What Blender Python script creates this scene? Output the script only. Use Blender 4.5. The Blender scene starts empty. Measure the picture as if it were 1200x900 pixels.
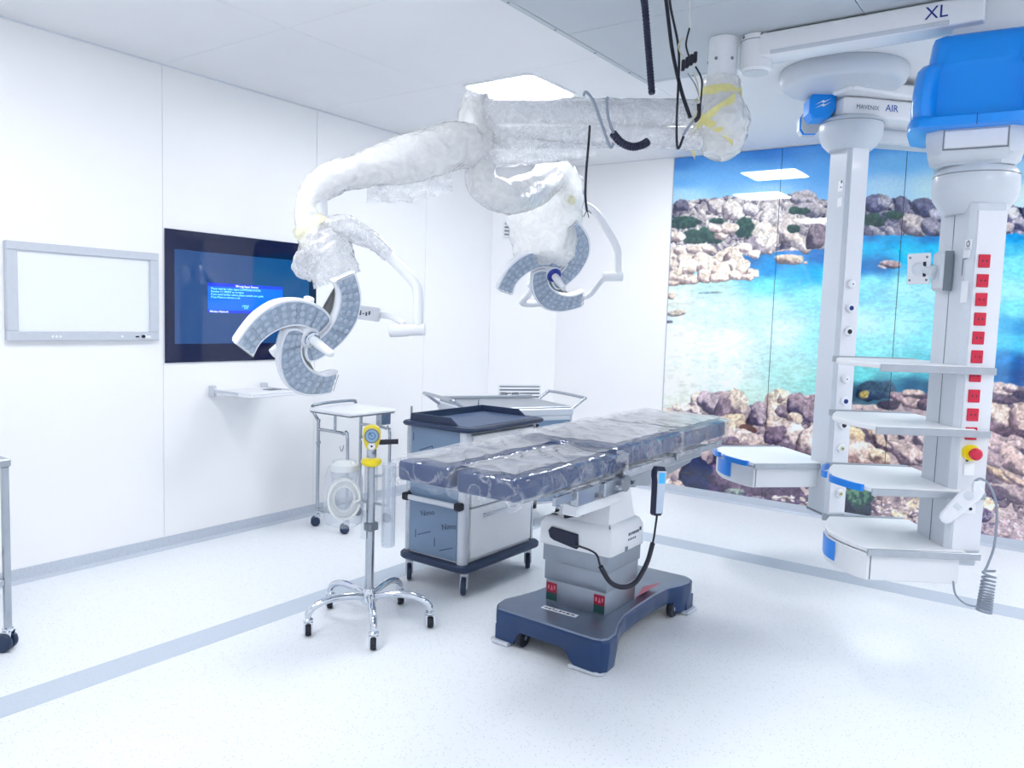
import bpy, bmesh, math, random
import numpy as np
from mathutils import Vector, Matrix, noise
random.seed(7)
scene = bpy.context.scene
COL = scene.collection
rad = math.radians

# ------------------------------------------------------------------ camera (1200x900 frame)
FPX = 929.571
RM = Matrix(((0.81111595, -0.07549618, 0.57999246),
             (0.58398983, 0.04968272, -0.81023917),
             (0.03235436, 0.9959076, 0.08438744)))
CAM = Vector((0.0, 0.0, 1.5))
cd = bpy.data.cameras.new('camera'); cam = bpy.data.objects.new('camera', cd); COL.objects.link(cam)
cd.sensor_width = 36.0; cd.lens = FPX / 1200 * 36.0; cd.clip_start = 0.02
cam.matrix_world = Matrix.Translation(CAM) @ RM.to_4x4()
scene.camera = cam

# ------------------------------------------------------------------ world, light level, exposure
w = bpy.data.worlds.new('world'); scene.world = w; w.use_nodes = True
w.node_tree.nodes['Background'].inputs[0].default_value = (0.8, 0.88, 1.0, 1)
w.node_tree.nodes['Background'].inputs[1].default_value = 0.3
LAMP_STRENGTH = 26.5
scene.view_settings.view_transform = 'Standard'
scene.view_settings.look = 'None'
scene.view_settings.gamma = 1.0
scene.view_settings.use_curve_mapping = False
scene.view_settings.exposure = 0.0
scene.cycles.diffuse_bounces = 5
scene.cycles.transparent_max_bounces = 24

# ------------------------------------------------------------------ pixel -> place helpers
def ray(px, py): return RM @ Vector((px - 600, 450 - py, -FPX))
def gz(px, py, z): r = ray(px, py); return CAM + r * ((z - CAM.z) / r.z)
def gx(px, py, x): r = ray(px, py); return CAM + r * (x / r.x)
def gy(px, py, y): r = ray(px, py); return CAM + r * (y / r.y)
def gd(px, py, d): return CAM + ray(px, py) * (d / FPX)

XL, YB, ZC = -4.517, 6.445, 2.915        # left wall, back wall, ceiling
XR, YF = 2.9, -0.9

# ------------------------------------------------------------------ materials
def lin(c):
    return tuple(((v / 255) / 12.92 if v / 255 <= 0.04045 else ((v / 255 + 0.055) / 1.055) ** 2.4) for v in c)
MATS = {}
def mat(name, rgb, rough=0.5, metal=0.0, spec=0.5, coat=0.0, alpha=1.0, trans=0.0, ior=1.45, emit=None, estr=0.0,
        noise_amt=0.0, noise_scale=30.0, bump=0.0, bump_scale=60.0, sss=0.0):
    m = bpy.data.materials.new(name); m.use_nodes = True
    nt = m.node_tree; b = nt.nodes['Principled BSDF']
    c = lin(rgb)
    b.inputs['Base Color'].default_value = (*c, 1)
    b.inputs['Roughness'].default_value = rough
    b.inputs['Metallic'].default_value = metal
    b.inputs['Specular IOR Level'].default_value = spec
    b.inputs['Coat Weight'].default_value = coat
    b.inputs['Coat Roughness'].default_value = 0.06
    b.inputs['Alpha'].default_value = alpha
    b.inputs['Transmission Weight'].default_value = trans
    b.inputs['IOR'].default_value = ior
    if emit:
        b.inputs['Emission Color'].default_value = (*lin(emit), 1); b.inputs['Emission Strength'].default_value = estr
    if noise_amt or bump:
        tc = nt.nodes.new('ShaderNodeTexCoord')
    if noise_amt:
        n = nt.nodes.new('ShaderNodeTexNoise'); n.inputs['Scale'].default_value = noise_scale; n.inputs['Detail'].default_value = 4
        r = nt.nodes.new('ShaderNodeValToRGB')
        r.color_ramp.elements[0].position = 0.3; r.color_ramp.elements[1].position = 0.7
        r.color_ramp.elements[0].color = (*[v * (1 - noise_amt) for v in c], 1)
        r.color_ramp.elements[1].color = (*[min(1, v * (1 + noise_amt)) for v in c], 1)
        nt.links.new(tc.outputs['Object'], n.inputs['Vector']); nt.links.new(n.outputs['Fac'], r.inputs['Fac'])
        nt.links.new(r.outputs['Color'], b.inputs['Base Color'])
    if bump:
        n = nt.nodes.new('ShaderNodeTexNoise'); n.inputs['Scale'].default_value = bump_scale; n.inputs['Detail'].default_value = 3
        bp = nt.nodes.new('ShaderNodeBump'); bp.inputs['Strength'].default_value = bump; bp.inputs['Distance'].default_value = 0.01
        nt.links.new(tc.outputs['Object'], n.inputs['Vector']); nt.links.new(n.outputs['Fac'], bp.inputs['Height'])
        nt.links.new(bp.outputs['Normal'], b.inputs['Normal'])
    MATS[name] = m
    return m

M_wall = mat('white_wall_laminate', (248, 248, 250), 0.35, noise_amt=0.006, noise_scale=3)
M_joint = mat('joint_sealant', (222, 226, 233), 0.7, noise_amt=0.02)
M_ceil = mat('ceiling_panel_paint', (235, 236, 239), 0.6, noise_amt=0.008, noise_scale=4)
M_lam = mat('laminar_mesh_grey', (196, 203, 210), 0.6, noise_amt=0.015, noise_scale=200)
M_base = mat('grey_skirting_vinyl', (196, 204, 216), 0.5, noise_amt=0.10, noise_scale=160)
M_white = mat('white_enamel', (238, 240, 244), 0.28, noise_amt=0.006, coat=0.2)
M_white2 = mat('white_housing_plastic', (232, 235, 240), 0.35, noise_amt=0.006)
M_pend = mat('pendant_light_grey_paint', (205, 212, 221), 0.3, noise_amt=0.008, coat=0.15)
M_pendalu = mat('pendant_pale_panel', (228, 231, 238), 0.25, noise_amt=0.008, coat=0.2)
M_greyrail = mat('anodised_rail', (176, 182, 190), 0.35, metal=0.7, noise_amt=0.05, noise_scale=25)
M_dgrey = mat('dark_grey_plastic', (120, 128, 138), 0.5, noise_amt=0.03)
M_steel = mat('brushed_steel', (178, 184, 192), 0.24, metal=1.0, noise_amt=0.06, noise_scale=14)
M_steel2 = mat('satin_steel_plate', (168, 174, 182), 0.38, metal=0.85, noise_amt=0.05, noise_scale=9)
M_colsteel = mat('column_steel', (146, 154, 165), 0.36, metal=0.7, noise_amt=0.05, noise_scale=7)
M_chrome = mat('chrome', (215, 220, 228), 0.08, metal=1.0, noise_amt=0.02)
M_deck = mat('grey_deck_plate', (132, 144, 164), 0.33, metal=0.7, noise_amt=0.08, noise_scale=6)
M_navy = mat('navy_cover', (12, 52, 100), 0.32, noise_amt=0.04, coat=0.2)
M_navyp = mat('dark_navy_plastic', (38, 54, 84), 0.42, noise_amt=0.04)
M_tray = mat('tray_blue_grey', (78, 98, 132), 0.45, noise_amt=0.04)
M_cush = mat('navy_cushion_fabric', (34, 62, 110), 0.6, noise_amt=0.08, noise_scale=60)
M_black = mat('black_rubber', (22, 26, 42), 0.5, noise_amt=0.05)
M_hose = mat('black_corrugated_hose', (24, 30, 58), 0.45, noise_amt=0.05)
M_blue = mat('pendant_blue_cover', (4, 146, 246), 0.28, noise_amt=0.01, coat=0.3)
M_blue2 = mat('drawer_blue_insert', (22, 138, 240), 0.3, noise_amt=0.01)
M_bluehandle = mat('blue_shelf_handle', (26, 130, 228), 0.3, noise_amt=0.02, coat=0.2)
M_ink = mat('dark_blue_marker', (36, 56, 140), 0.7, noise_amt=0.02)
M_inkgrey = mat('grey_print', (110, 118, 135), 0.7, noise_amt=0.02)
M_inkblue = mat('blue_print', (40, 92, 178), 0.6, noise_amt=0.02)
M_red = mat('red_socket_plastic', (206, 24, 62), 0.35, noise_amt=0.04, coat=0.2)
M_redl = mat('red_label', (150, 22, 52), 0.4, noise_amt=0.05)
M_greenl = mat('green_label', (22, 70, 66), 0.4, noise_amt=0.05)
M_pink = mat('pink_sheet', (214, 108, 132), 0.5, noise_amt=0.05)
M_yellow = mat('yellow_plastic', (232, 210, 50), 0.35, noise_amt=0.03, coat=0.2)
M_yellow2 = mat('yellow_knob', (250, 226, 24), 0.3, noise_amt=0.02, coat=0.3)
M_dial = mat('gauge_dial', (150, 186, 214), 0.25, noise_amt=0.02)
M_film = mat('blue_grey_protective_film', (116, 140, 168), 0.35, noise_amt=0.035, noise_scale=5, coat=0.2)
M_filmink = mat('film_print', (52, 66, 92), 0.6, noise_amt=0.02)
M_shelf = mat('pendant_shelf_laminate', (236, 238, 241), 0.55, spec=0.3, noise_amt=0.006)
M_drawer = mat('white_drawer_front', (248, 249, 252), 0.35, noise_amt=0.006)
M_lens = mat('grey_lamp_lens', (158, 174, 194), 0.18, noise_amt=0.16, noise_scale=55, coat=0.6, bump=0.5, bump_scale=90)
M_led = mat('lamp_led_dome', (176, 190, 208), 0.1, noise_amt=0.12, noise_scale=80, coat=0.8)
M_lampbody = mat('lamp_white_shell', (236, 240, 246), 0.25, noise_amt=0.006, coat=0.3)
M_wirey = mat('cream_wire', (206, 200, 168), 0.5, noise_amt=0.03)
M_wireg = mat('grey_wire', (140, 150, 166), 0.4, noise_amt=0.03)
M_vframe = mat('viewer_frame_aluminium', (205, 210, 219), 0.4, metal=0.25, noise_amt=0.02)
M_vglass = mat('viewer_white_glass', (238, 242, 249), 0.15, noise_amt=0.004)
M_tv = mat('monitor_black_glass', (4, 20, 62), 0.03, spec=0.5, ior=1.5, coat=0.0, noise_amt=0.02, noise_scale=2)
M_scr = mat('monitor_screen', (16, 40, 84), 0.03, spec=0.5, ior=1.65, noise_amt=0.02, noise_scale=2, emit=(0, 66, 122), estr=0.8)
M_dlg = mat('monitor_dialog', (10, 60, 160), 0.05, spec=0.6, noise_amt=0.01, emit=(14, 118, 255), estr=0.85)
M_dlgbar = mat('monitor_title_bar', (20, 40, 160), 0.05, spec=0.6, noise_amt=0.01, emit=(30, 64, 226), estr=0.75)
M_txt = mat('monitor_text', (120, 220, 230), 0.3, noise_amt=0.01, emit=(130, 232, 246), estr=1.0)
M_txtw = mat('monitor_text_white', (220, 235, 240), 0.3, noise_amt=0.01, emit=(224, 240, 255), estr=1.0)
M_diff = mat('lamp_diffuser', (255, 255, 255), 0.5, noise_amt=0.003, emit=(251, 253, 255), estr=LAMP_STRENGTH)
M_print = mat('label_print', (80, 88, 105), 0.6, noise_amt=0.03)
M_labelw = mat('white_label', (240, 243, 248), 0.4, noise_amt=0.01)
M_remote = mat('remote_silver', (190, 204, 222), 0.25, metal=0.3, noise_amt=0.03)
M_remscr = mat('remote_blue_screen', (60, 160, 226), 0.2, noise_amt=0.03, emit=(60, 160, 230), estr=0.3)
M_tape = mat('yellow_tape', (240, 232, 150), 0.45, noise_amt=0.06, noise_scale=40, alpha=0.8)
M_tapepale = mat('pale_yellow_tape', (250, 246, 214), 0.45, noise_amt=0.04, noise_scale=40, alpha=0.75)
M_tubing = mat('white_tubing', (236, 238, 236), 0.4, noise_amt=0.02)

def film_mat(name, white=0.25, rough=0.12, wr_scale=16.0, wr=0.6, tint=(255, 255, 255), lo=0.0, hi=1.0, tl_share=0.2, ior=1.5, dist=1.2, crease_glint=0.0, cscale=4.0):
    """clear or milky plastic sheet: transparent + fresnel gloss + a share of white scatter"""
    m = bpy.data.materials.new(name); m.use_nodes = True; nt = m.node_tree; N = nt.nodes; L = nt.links
    N.clear()
    out = N.new('ShaderNodeOutputMaterial')
    tr = N.new('ShaderNodeBsdfTransparent'); tr.inputs[0].default_value = (0.97, 0.98, 1, 1)
    gl = N.new('ShaderNodeBsdfGlossy'); gl.inputs['Roughness'].default_value = rough
    di = N.new('ShaderNodeBsdfDiffuse'); di.inputs[0].default_value = (*lin(tint), 1)
    tl = N.new('ShaderNodeBsdfTranslucent'); tl.inputs[0].default_value = (*lin(tint), 1)
    ms = N.new('ShaderNodeMixShader'); ms.inputs[0].default_value = tl_share
    L.new(di.outputs[0], ms.inputs[1]); L.new(tl.outputs[0], ms.inputs[2])
    tc = N.new('ShaderNodeTexCoord')
    nz = N.new('ShaderNodeTexNoise'); nz.inputs['Scale'].default_value = wr_scale; nz.inputs['Detail'].default_value = 5
    nz.inputs['Distortion'].default_value = dist
    L.new(tc.outputs['Object'], nz.inputs['Vector'])
    bp = N.new('ShaderNodeBump'); bp.inputs['Strength'].default_value = wr; bp.inputs['Distance'].default_value = 0.03
    L.new(nz.outputs['Fac'], bp.inputs['Height'])
    for s in (gl, di): L.new(bp.outputs[0], s.inputs['Normal'])
    fr = N.new('ShaderNodeFresnel'); L.new(bp.outputs[0], fr.inputs['Normal'])
    ge = N.new('ShaderNodeNewGeometry'); mi = N.new('ShaderNodeMix'); mi.data_type = 'FLOAT'      # thin sheet: both faces reflect alike
    mi.inputs['A'].default_value = ior; mi.inputs['B'].default_value = 1.0 / ior
    L.new(ge.outputs['Backfacing'], mi.inputs['Factor']); L.new(mi.outputs['Result'], fr.inputs['IOR'])
    mr = N.new('ShaderNodeMapRange'); mr.inputs['From Min'].default_value = 0.35; mr.inputs['From Max'].default_value = 0.68
    mr.inputs['To Min'].default_value = max(0, white - hi * white * 0.6); mr.inputs['To Max'].default_value = min(1, white * (1 + hi * 0.6))
    L.new(nz.outputs['Fac'], mr.inputs['Value'])
    fac = mr.outputs[0]
    if crease_glint:          # glints along the film's folds, painted in as thin white lines
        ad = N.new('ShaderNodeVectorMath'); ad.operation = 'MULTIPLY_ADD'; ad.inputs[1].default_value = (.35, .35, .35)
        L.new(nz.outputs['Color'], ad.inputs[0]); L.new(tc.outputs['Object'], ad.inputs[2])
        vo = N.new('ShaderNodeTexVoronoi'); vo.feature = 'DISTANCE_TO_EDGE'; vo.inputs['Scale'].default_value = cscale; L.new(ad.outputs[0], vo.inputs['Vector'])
        cr = N.new('ShaderNodeMapRange'); cr.inputs['From Min'].default_value = 0.0; cr.inputs['From Max'].default_value = 0.045; cr.inputs['To Min'].default_value = crease_glint; cr.inputs['To Max'].default_value = 0.0
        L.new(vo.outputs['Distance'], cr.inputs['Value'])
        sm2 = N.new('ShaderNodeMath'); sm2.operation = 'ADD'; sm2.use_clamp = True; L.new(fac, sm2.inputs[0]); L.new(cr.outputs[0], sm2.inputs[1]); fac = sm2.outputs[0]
    m1 = N.new('ShaderNodeMixShader'); L.new(fac, m1.inputs[0]); L.new(tr.outputs[0], m1.inputs[1]); L.new(ms.outputs[0], m1.inputs[2])
    f1 = N.new('ShaderNodeMath'); f1.operation = 'ADD'; f1.inputs[1].default_value = 1.0; L.new(fr.outputs[0], f1.inputs[0])
    f2 = N.new('ShaderNodeMath'); f2.operation = 'DIVIDE'; L.new(fr.outputs[0], f2.inputs[0]); L.new(f1.outputs[0], f2.inputs[1])
    f3 = N.new('ShaderNodeMath'); f3.operation = 'MULTIPLY'; f3.inputs[1].default_value = 2.0; f3.use_clamp = True; L.new(f2.outputs[0], f3.inputs[0])
    m2 = N.new('ShaderNodeMixShader'); L.new(f3.outputs[0], m2.inputs[0]); L.new(m1.outputs[0], m2.inputs[1]); L.new(gl.outputs[0], m2.inputs[2])
    L.new(m2.outputs[0], out.inputs[0])
    return m
M_wrap = film_mat('milky_plastic_wrap', white=0.84, rough=0.2, wr_scale=11, wr=0.3, tint=(255, 255, 254), hi=0.16, tl_share=.42, dist=2.6)
M_wrapc = film_mat('clear_plastic_wrap', white=0.52, rough=0.12, wr_scale=10, wr=0.3, tint=(254, 254, 255), hi=0.35, tl_share=.42, dist=2.6, crease_glint=.35, cscale=9)
M_sheet = film_mat('table_plastic_film', white=0.03, rough=0.12, wr_scale=5, wr=0.10, tint=(250, 252, 255), hi=1.6, ior=1.52, dist=2.0, crease_glint=.30, cscale=3.8)
M_clear = film_mat('clear_canister_plastic', white=0.16, rough=0.05, wr_scale=5, wr=0.05, tint=(236, 243, 250), hi=0.1)

# floor: pale terrazzo vinyl with fine flecks
def floor_mat(name, base, fleck, amt):
    m = bpy.data.materials.new(name); m.use_nodes = True; nt = m.node_tree; b = nt.nodes['Principled BSDF']
    tc = nt.nodes.new('ShaderNodeTexCoord')
    v = nt.nodes.new('ShaderNodeTexVoronoi'); v.inputs['Scale'].default_value = 95
    nt.links.new(tc.outputs['Object'], v.inputs['Vector'])
    r = nt.nodes.new('ShaderNodeValToRGB'); r.color_ramp.interpolation = 'LINEAR'
    e = r.color_ramp.elements; e[0].position = 0.02; e[0].color = (1, 1, 1, 1); e[1].position = 0.34; e[1].color = (0, 0, 0, 1)
    sx = nt.nodes.new('ShaderNodeSeparateColor'); nt.links.new(v.outputs['Color'], sx.inputs[0])
    nt.links.new(v.outputs['Distance'], r.inputs['Fac'])
    gt = nt.nodes.new('ShaderNodeMath'); gt.operation = 'GREATER_THAN'; gt.inputs[1].default_value = 0.62
    nt.links.new(sx.outputs[0], gt.inputs[0])
    mu = nt.nodes.new('ShaderNodeMath'); mu.operation = 'MULTIPLY'
    nt.links.new(r.outputs['Color'], mu.inputs[0]); nt.links.new(gt.outputs[0], mu.inputs[1])
    mu2 = nt.nodes.new('ShaderNodeMath'); mu2.operation = 'MULTIPLY'; mu2.inputs[1].default_value = amt
    nt.links.new(mu.outputs[0], mu2.inputs[0])
    mx = nt.nodes.new('ShaderNodeMix'); mx.data_type = 'RGBA'
    mx.inputs['A'].default_value = (*lin(base), 1); mx.inputs['B'].default_value = (*lin(fleck), 1)
    nt.links.new(mu2.outputs[0], mx.inputs['Factor']); nt.links.new(mx.outputs['Result'], b.inputs['Base Color'])
    b.inputs['Roughness'].default_value = 0.36; b.inputs['Specular IOR Level'].default_value = 0.35
    return m
M_floor = floor_mat('pale_flecked_vinyl', (238, 242, 247), (150, 162, 178), 0.75)
M_stripe = floor_mat('grey_flecked_vinyl_stripe', (196, 207, 220), (150, 162, 180), 0.6)

# ------------------------------------------------------------------ mesh builder
I4 = Matrix.Identity(4)
class B:
    def __init__(s, M=None): s.v = []; s.f = []; s.M = M or I4
    def add(s, vs, fs, M=None):
        M = s.M @ M if M is not None else s.M
        o = len(s.v); s.v += [M @ Vector(v) for v in vs]; s.f += [tuple(i + o for i in f) for f in fs]; return s
    def box(s, lo, hi, bev=0.0, M=None, seg=1):
        lo = Vector(lo); hi = Vector(hi); bm = bmesh.new()
        bmesh.ops.create_cube(bm, size=1)
        for v in bm.verts: v.co = Vector((lo[i] + (v.co[i] + .5) * (hi[i] - lo[i]) for i in range(3)))
        if bev > 0:
            bmesh.ops.bevel(bm, geom=list(bm.edges), offset=min(bev, 0.49 * min(abs(hi[i] - lo[i]) for i in range(3))), segments=seg, affect='EDGES', profile=0.5)
        bm.verts.index_update()
        s.add([v.co.copy() for v in bm.verts], [[v.index for v in f.verts] for f in bm.faces], M); bm.free(); return s
    def cyl(s, p0, p1, r0, r1=None, seg=20, M=None, caps=True):
        return s.tube([p0, p1], [r0, r0 if r1 is None else r1], seg, caps, M=M)
    def tube(s, pts, r, seg=12, caps=True, M=None, sub=0, squash=None):
        pts = [Vector(p) for p in pts]
        rs = list(r) if isinstance(r, (list, tuple)) else [r] * len(pts)
        if sub: pts, rs = smooth_path(pts, rs, sub)
        n = len(pts); vs = []; fs = []
        t0 = (pts[1] - pts[0]).normalized()
        up = Vector((0, 0, 1)) if abs(t0.z) < 0.9 else Vector((1, 0, 0))
        nrm = (up - t0 * up.dot(t0)).normalized()
        for i, p in enumerate(pts):
            t = (pts[min(i + 1, n - 1)] - pts[max(i - 1, 0)])
            t = t.normalized() if t.length > 1e-9 else t0
            nrm = (nrm - t * nrm.dot(t)); nrm = nrm.normalized() if nrm.length > 1e-6 else t.orthogonal().normalized()
            bn = t.cross(nrm)
            for k in range(seg):
                a = 2 * math.pi * k / seg
                q = squash or 1.0
                vs.append(p + nrm * (math.cos(a) * rs[i] * q) + bn * (math.sin(a) * rs[i]))
        for i in range(n - 1):
            for k in range(seg):
                k2 = (k + 1) % seg
                fs.append((i * seg + k, i * seg + k2, (i + 1) * seg + k2, (i + 1) * seg + k))
        if caps: fs.append(tuple(range(seg - 1, -1, -1))); fs.append(tuple((n - 1) * seg + k for k in range(seg)))
        return s.add(vs, fs, M)
    def lathe(s, prof, seg=28, M=None, caps=True):
        vs = []; fs = []; n = len(prof)
        for r, z in prof:
            for k in range(seg):
                a = 2 * math.pi * k / seg; vs.append((r * math.cos(a), r * math.sin(a), z))
        for i in range(n - 1):
            for k in range(seg):
                k2 = (k + 1) % seg; fs.append((i * seg + k, i * seg + k2, (i + 1) * seg + k2, (i + 1) * seg + k))
        if caps: fs.append(tuple(range(seg - 1, -1, -1))); fs.append(tuple((n - 1) * seg + k for k in range(seg)))
        return s.add(vs, fs, M)
    def loft(s, rings, caps=True, M=None):
        n = len(rings); m = len(rings[0]); vs = [p for r in rings for p in r]; fs = []
        for i in range(n - 1):
            for k in range(m):
                k2 = (k + 1) % m; fs.append((i * m + k, i * m + k2, (i + 1) * m + k2, (i + 1) * m + k))
        if caps: fs.append(tuple(range(m - 1, -1, -1))); fs.append(tuple((n - 1) * m + k for k in range(m)))
        return s.add(vs, fs, M)
    def prism(s, poly, z0, z1, M=None, top=1.0, bev=0.0):
        a = sum(poly[i][0] * poly[(i + 1) % len(poly)][1] - poly[(i + 1) % len(poly)][0] * poly[i][1] for i in range(len(poly)))
        if a < 0: poly = poly[::-1]
        if bev:
            rings = []
            for z, d in ((z0, bev), (z0 + bev, 0), (z1 - bev, 0), (z1, bev)):
                q = inset(poly, d) if d else poly
                rings.append([(x, y, z) for x, y in q])
            return s.loft(rings, True, M)
        return s.loft([[(x, y, z0) for x, y in poly], [(x, y, z1) for x, y in poly]], True, M)
    def ball(s, c, r, M=None, seg=12, rings=8):
        rx, ry, rz = r if isinstance(r, (tuple, list)) else (r, r, r)
        prof = []
        for i in range(rings + 1):
            t = math.pi * i / rings; prof.append((max(1e-4, math.sin(t)), -math.cos(t)))
        b = B(); b.lathe(prof, seg)
        return s.add([(c[0] + v.x * rx, c[1] + v.y * ry, c[2] + v.z * rz) for v in b.v], b.f, M)

def inset(poly, d):
    n = len(poly); out = []
    for i in range(n):
        p0 = Vector(poly[i - 1]); p1 = Vector(poly[i]); p2 = Vector(poly[(i + 1) % n])
        e1 = (p1 - p0).normalized(); e2 = (p2 - p1).normalized()
        n1 = Vector((-e1.y, e1.x)); n2 = Vector((-e2.y, e2.x))
        b = n1 + n2
        b = b / max(0.35, b.dot(n1)) if b.length > 1e-6 else n1
        q = p1 + b * d; out.append((q.x, q.y))
    return out
def smooth_path(pts, rs, sub):
    P = []; R_ = []; n = len(pts)
    for i in range(n - 1):
        p0 = pts[max(i - 1, 0)]; p1 = pts[i]; p2 = pts[i + 1]; p3 = pts[min(i + 2, n - 1)]
        for k in range(sub):
            t = k / sub
            P.append(0.5 * ((2 * p1) + (p2 - p0) * t + (2 * p0 - 5 * p1 + 4 * p2 - p3) * t * t + (3 * p1 - p0 - 3 * p2 + p3) * t ** 3))
            R_.append(rs[i] * (1 - t) + rs[i + 1] * t)
    P.append(pts[-1]); R_.append(rs[-1]); return P, R_
def rrect(x0, y0, x1, y1, r, seg=4):
    out = []
    for cx, cy, a0 in ((x1 - r, y0 + r, -90), (x1 - r, y1 - r, 0), (x0 + r, y1 - r, 90), (x0 + r, y0 + r, 180)):
        for k in range(seg + 1):
            a = rad(a0 + 90 * k / seg); out.append((cx + r * math.cos(a), cy + r * math.sin(a)))
    return out

def base_mat(o):
    while o.parent: o = o.parent
    return Matrix.LocRotScale(o.location, o.rotation_euler, None)
def obj(name, b, m, parent=None, smooth=35, label=None, kind=None):
    me = bpy.data.meshes.new(name)
    vs = b.v
    if parent is not None:
        inv = base_mat(parent).inverted(); vs = [inv @ v for v in vs]
    me.from_pydata([tuple(v) for v in vs], [], b.f); me.validate()
    bm = bmesh.new(); bm.from_mesh(me); bmesh.ops.recalc_face_normals(bm, faces=bm.faces); bm.to_mesh(me); bm.free()
    if smooth:
        me.polygons.foreach_set('use_smooth', [True] * len(me.polygons)); me.set_sharp_from_angle(angle=rad(smooth))
    me.materials.append(m)
    o = bpy.data.objects.new(name, me); COL.objects.link(o)
    if parent is not None: o.parent = parent
    if label: o['label'] = label
    if kind: o['kind'] = kind
    return o
def thing(name, label, cat, loc=(0, 0, 0), rz=0.0, group=None):
    o = bpy.data.objects.new(name, None); COL.objects.link(o); o.empty_display_size = 0.05
    o.location = loc; o.rotation_euler = (0, 0, rz); o['label'] = label; o['category'] = cat
    if group: o['group'] = group
    return o
def struct(name, b, m): return obj(name, b, m, kind='structure')
def text(name, s, size, M, m, parent, ext=0.0004):
    c = bpy.data.curves.new(name, 'FONT'); c.body = s; c.size = size; c.extrude = ext; c.align_x = 'LEFT'
    c.resolution_u = 2
    t = bpy.data.objects.new('tmp_text', c); COL.objects.link(t)
    dg = bpy.context.evaluated_depsgraph_get(); me = bpy.data.meshes.new_from_object(t.evaluated_get(dg))
    bpy.data.objects.remove(t); bpy.data.curves.remove(c)
    inv = base_mat(parent).inverted(); me.transform(inv @ M); me.materials.clear(); me.materials.append(m)
    o = bpy.data.objects.new(name, me); COL.objects.link(o); o.parent = parent; return o
def frame(o, ex, ey, ez):
    ex, ey, ez = Vector(ex), Vector(ey), Vector(ez)
    return Matrix(((ex.x, ey.x, ez.x, o[0]), (ex.y, ey.y, ez.y, o[1]), (ex.z, ey.z, ez.z, o[2]), (0, 0, 0, 1)))
def rotz(o, deg): return Matrix.Translation(Vector(o)) @ Matrix.Rotation(rad(deg), 4, 'Z')

# ================================================================== THE ROOM
struct('floor', B().box((XL - .2, YF - .2, -0.1), (XR + .2, YB + .2, 0.0)), M_floor)
fl = bpy.data.objects['floor']
obj('stripe', B().box((-3.225, YF, 0.0), (-3.06, 4.885, 0.0012)), M_stripe, fl)
obj('stripe', B().box((-3.225, 4.885, 0.0), (XR, 5.085, 0.0012)), M_stripe, fl)

# left wall of tall panels with thin joints
wl = struct('wall_left', B().box((XL - .12, YF - .1, 0), (XL - .006, 6.4, ZC + .1)), M_joint)
CH0 = Vector((XL, 5.92, 0)); CH1 = Vector((-4.115, YB, 0))
ys = [YF, 0.335, 1.503, 2.671, 3.839, 5.007, CH0.y]
for a, b_ in zip(ys[:-1], ys[1:]):
    obj('panel', B().box((XL - .03, a + .0018, 0.0), (XL, b_ - .0018, ZC), 0.001), M_wall, wl)
# corner wall across the angle
d = (CH1 - CH0); L_ = d.length; ex = d.normalized(); ez_ = Vector((0, 0, 1)); ey = ez_.cross(ex)
FC = frame(CH0, ex, ey, ez_)
wc = struct('wall_corner', B(FC).box((-.0, 0.0, 0), (L_, .12, ZC + .05)), M_wall)
# back wall: white panel, printed glass, white wall
wb = struct('wall_back', B().box((-4.2, YB + .03, 0), (XR + .1, YB + .15, ZC + .1)), M_joint)
obj('panel', B().box((-4.115, YB, 0), (-2.972, YB + .03, ZC), 0.001), M_wall, wb)
for a, b_ in ((-.222, .9), (.9, 2.0), (2.0, XR)):
    obj('panel', B().box((a + .002, YB, 0), (b_ - .002, YB + .03, ZC), 0.001), M_wall, wb)
struct('wall_right', B().box((XR, YF - .1, 0), (XR + .12, YB + .1, ZC + .1)), M_wall)
struct('wall_front', B().box((XL - .1, YF - .12, 0), (XR + .1, YF, ZC + .1)), M_wall)
def cove(b, p0, p1, nrm):
    p0, p1, nrm = Vector(p0), Vector(p1), Vector(nrm)
    prof = [(0.0, 0.0), (0.035, 0.0), (0.016, 0.006), (0.008, 0.016), (0.006, 0.075), (0.0, 0.075)]
    b.loft([[p + nrm * x + Vector((0, 0, z)) for x, z in prof] for p in (p0, p1)]); return b
struct('baseboard_left', cove(B(), (XL, YF, 0), (XL, CH0.y, 0), (1, 0, 0)), M_base)
struct('baseboard_corner', cove(B(), CH0, CH1, -ey), M_base)
struct('baseboard_back', cove(B(), (CH1.x, YB, 0), (XR, YB, 0), (0, -1, 0)), M_base)
struct('baseboard_right', cove(B(), (XR, YF, 0), (XR, YB, 0), (-1, 0, 0)), M_base)

# ceiling: metal panels with hairline joints
cl = struct('ceiling', B().box((XL - .2, YF - .2, ZC + .012), (XR + .2, YB + .2, ZC + .1)), M_joint)
xs = [XL, -3.37, -2.215, -1.06, 0.09, 1.24, 2.1, XR]
yy = [YF, 0.335, 1.503, 2.671, 3.839, 5.007, YB]
for a, b_ in zip(xs[:-1], xs[1:]):
    for c, e in zip(yy[:-1], yy[1:]):
        obj('panel', B().box((a + .0012, c + .0012, ZC), (b_ - .0012, e - .0012, ZC + .012), 0.0008), M_ceil, cl)
struct('trim_1', B().box((XL, YF, ZC - .008), (XL + .008, CH0.y, ZC)).box((0, -.008, ZC - .008), (L_, 0, ZC), M=FC).box((CH1.x, YB - .008, ZC - .008), (XR, YB, ZC)), M_joint)

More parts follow.
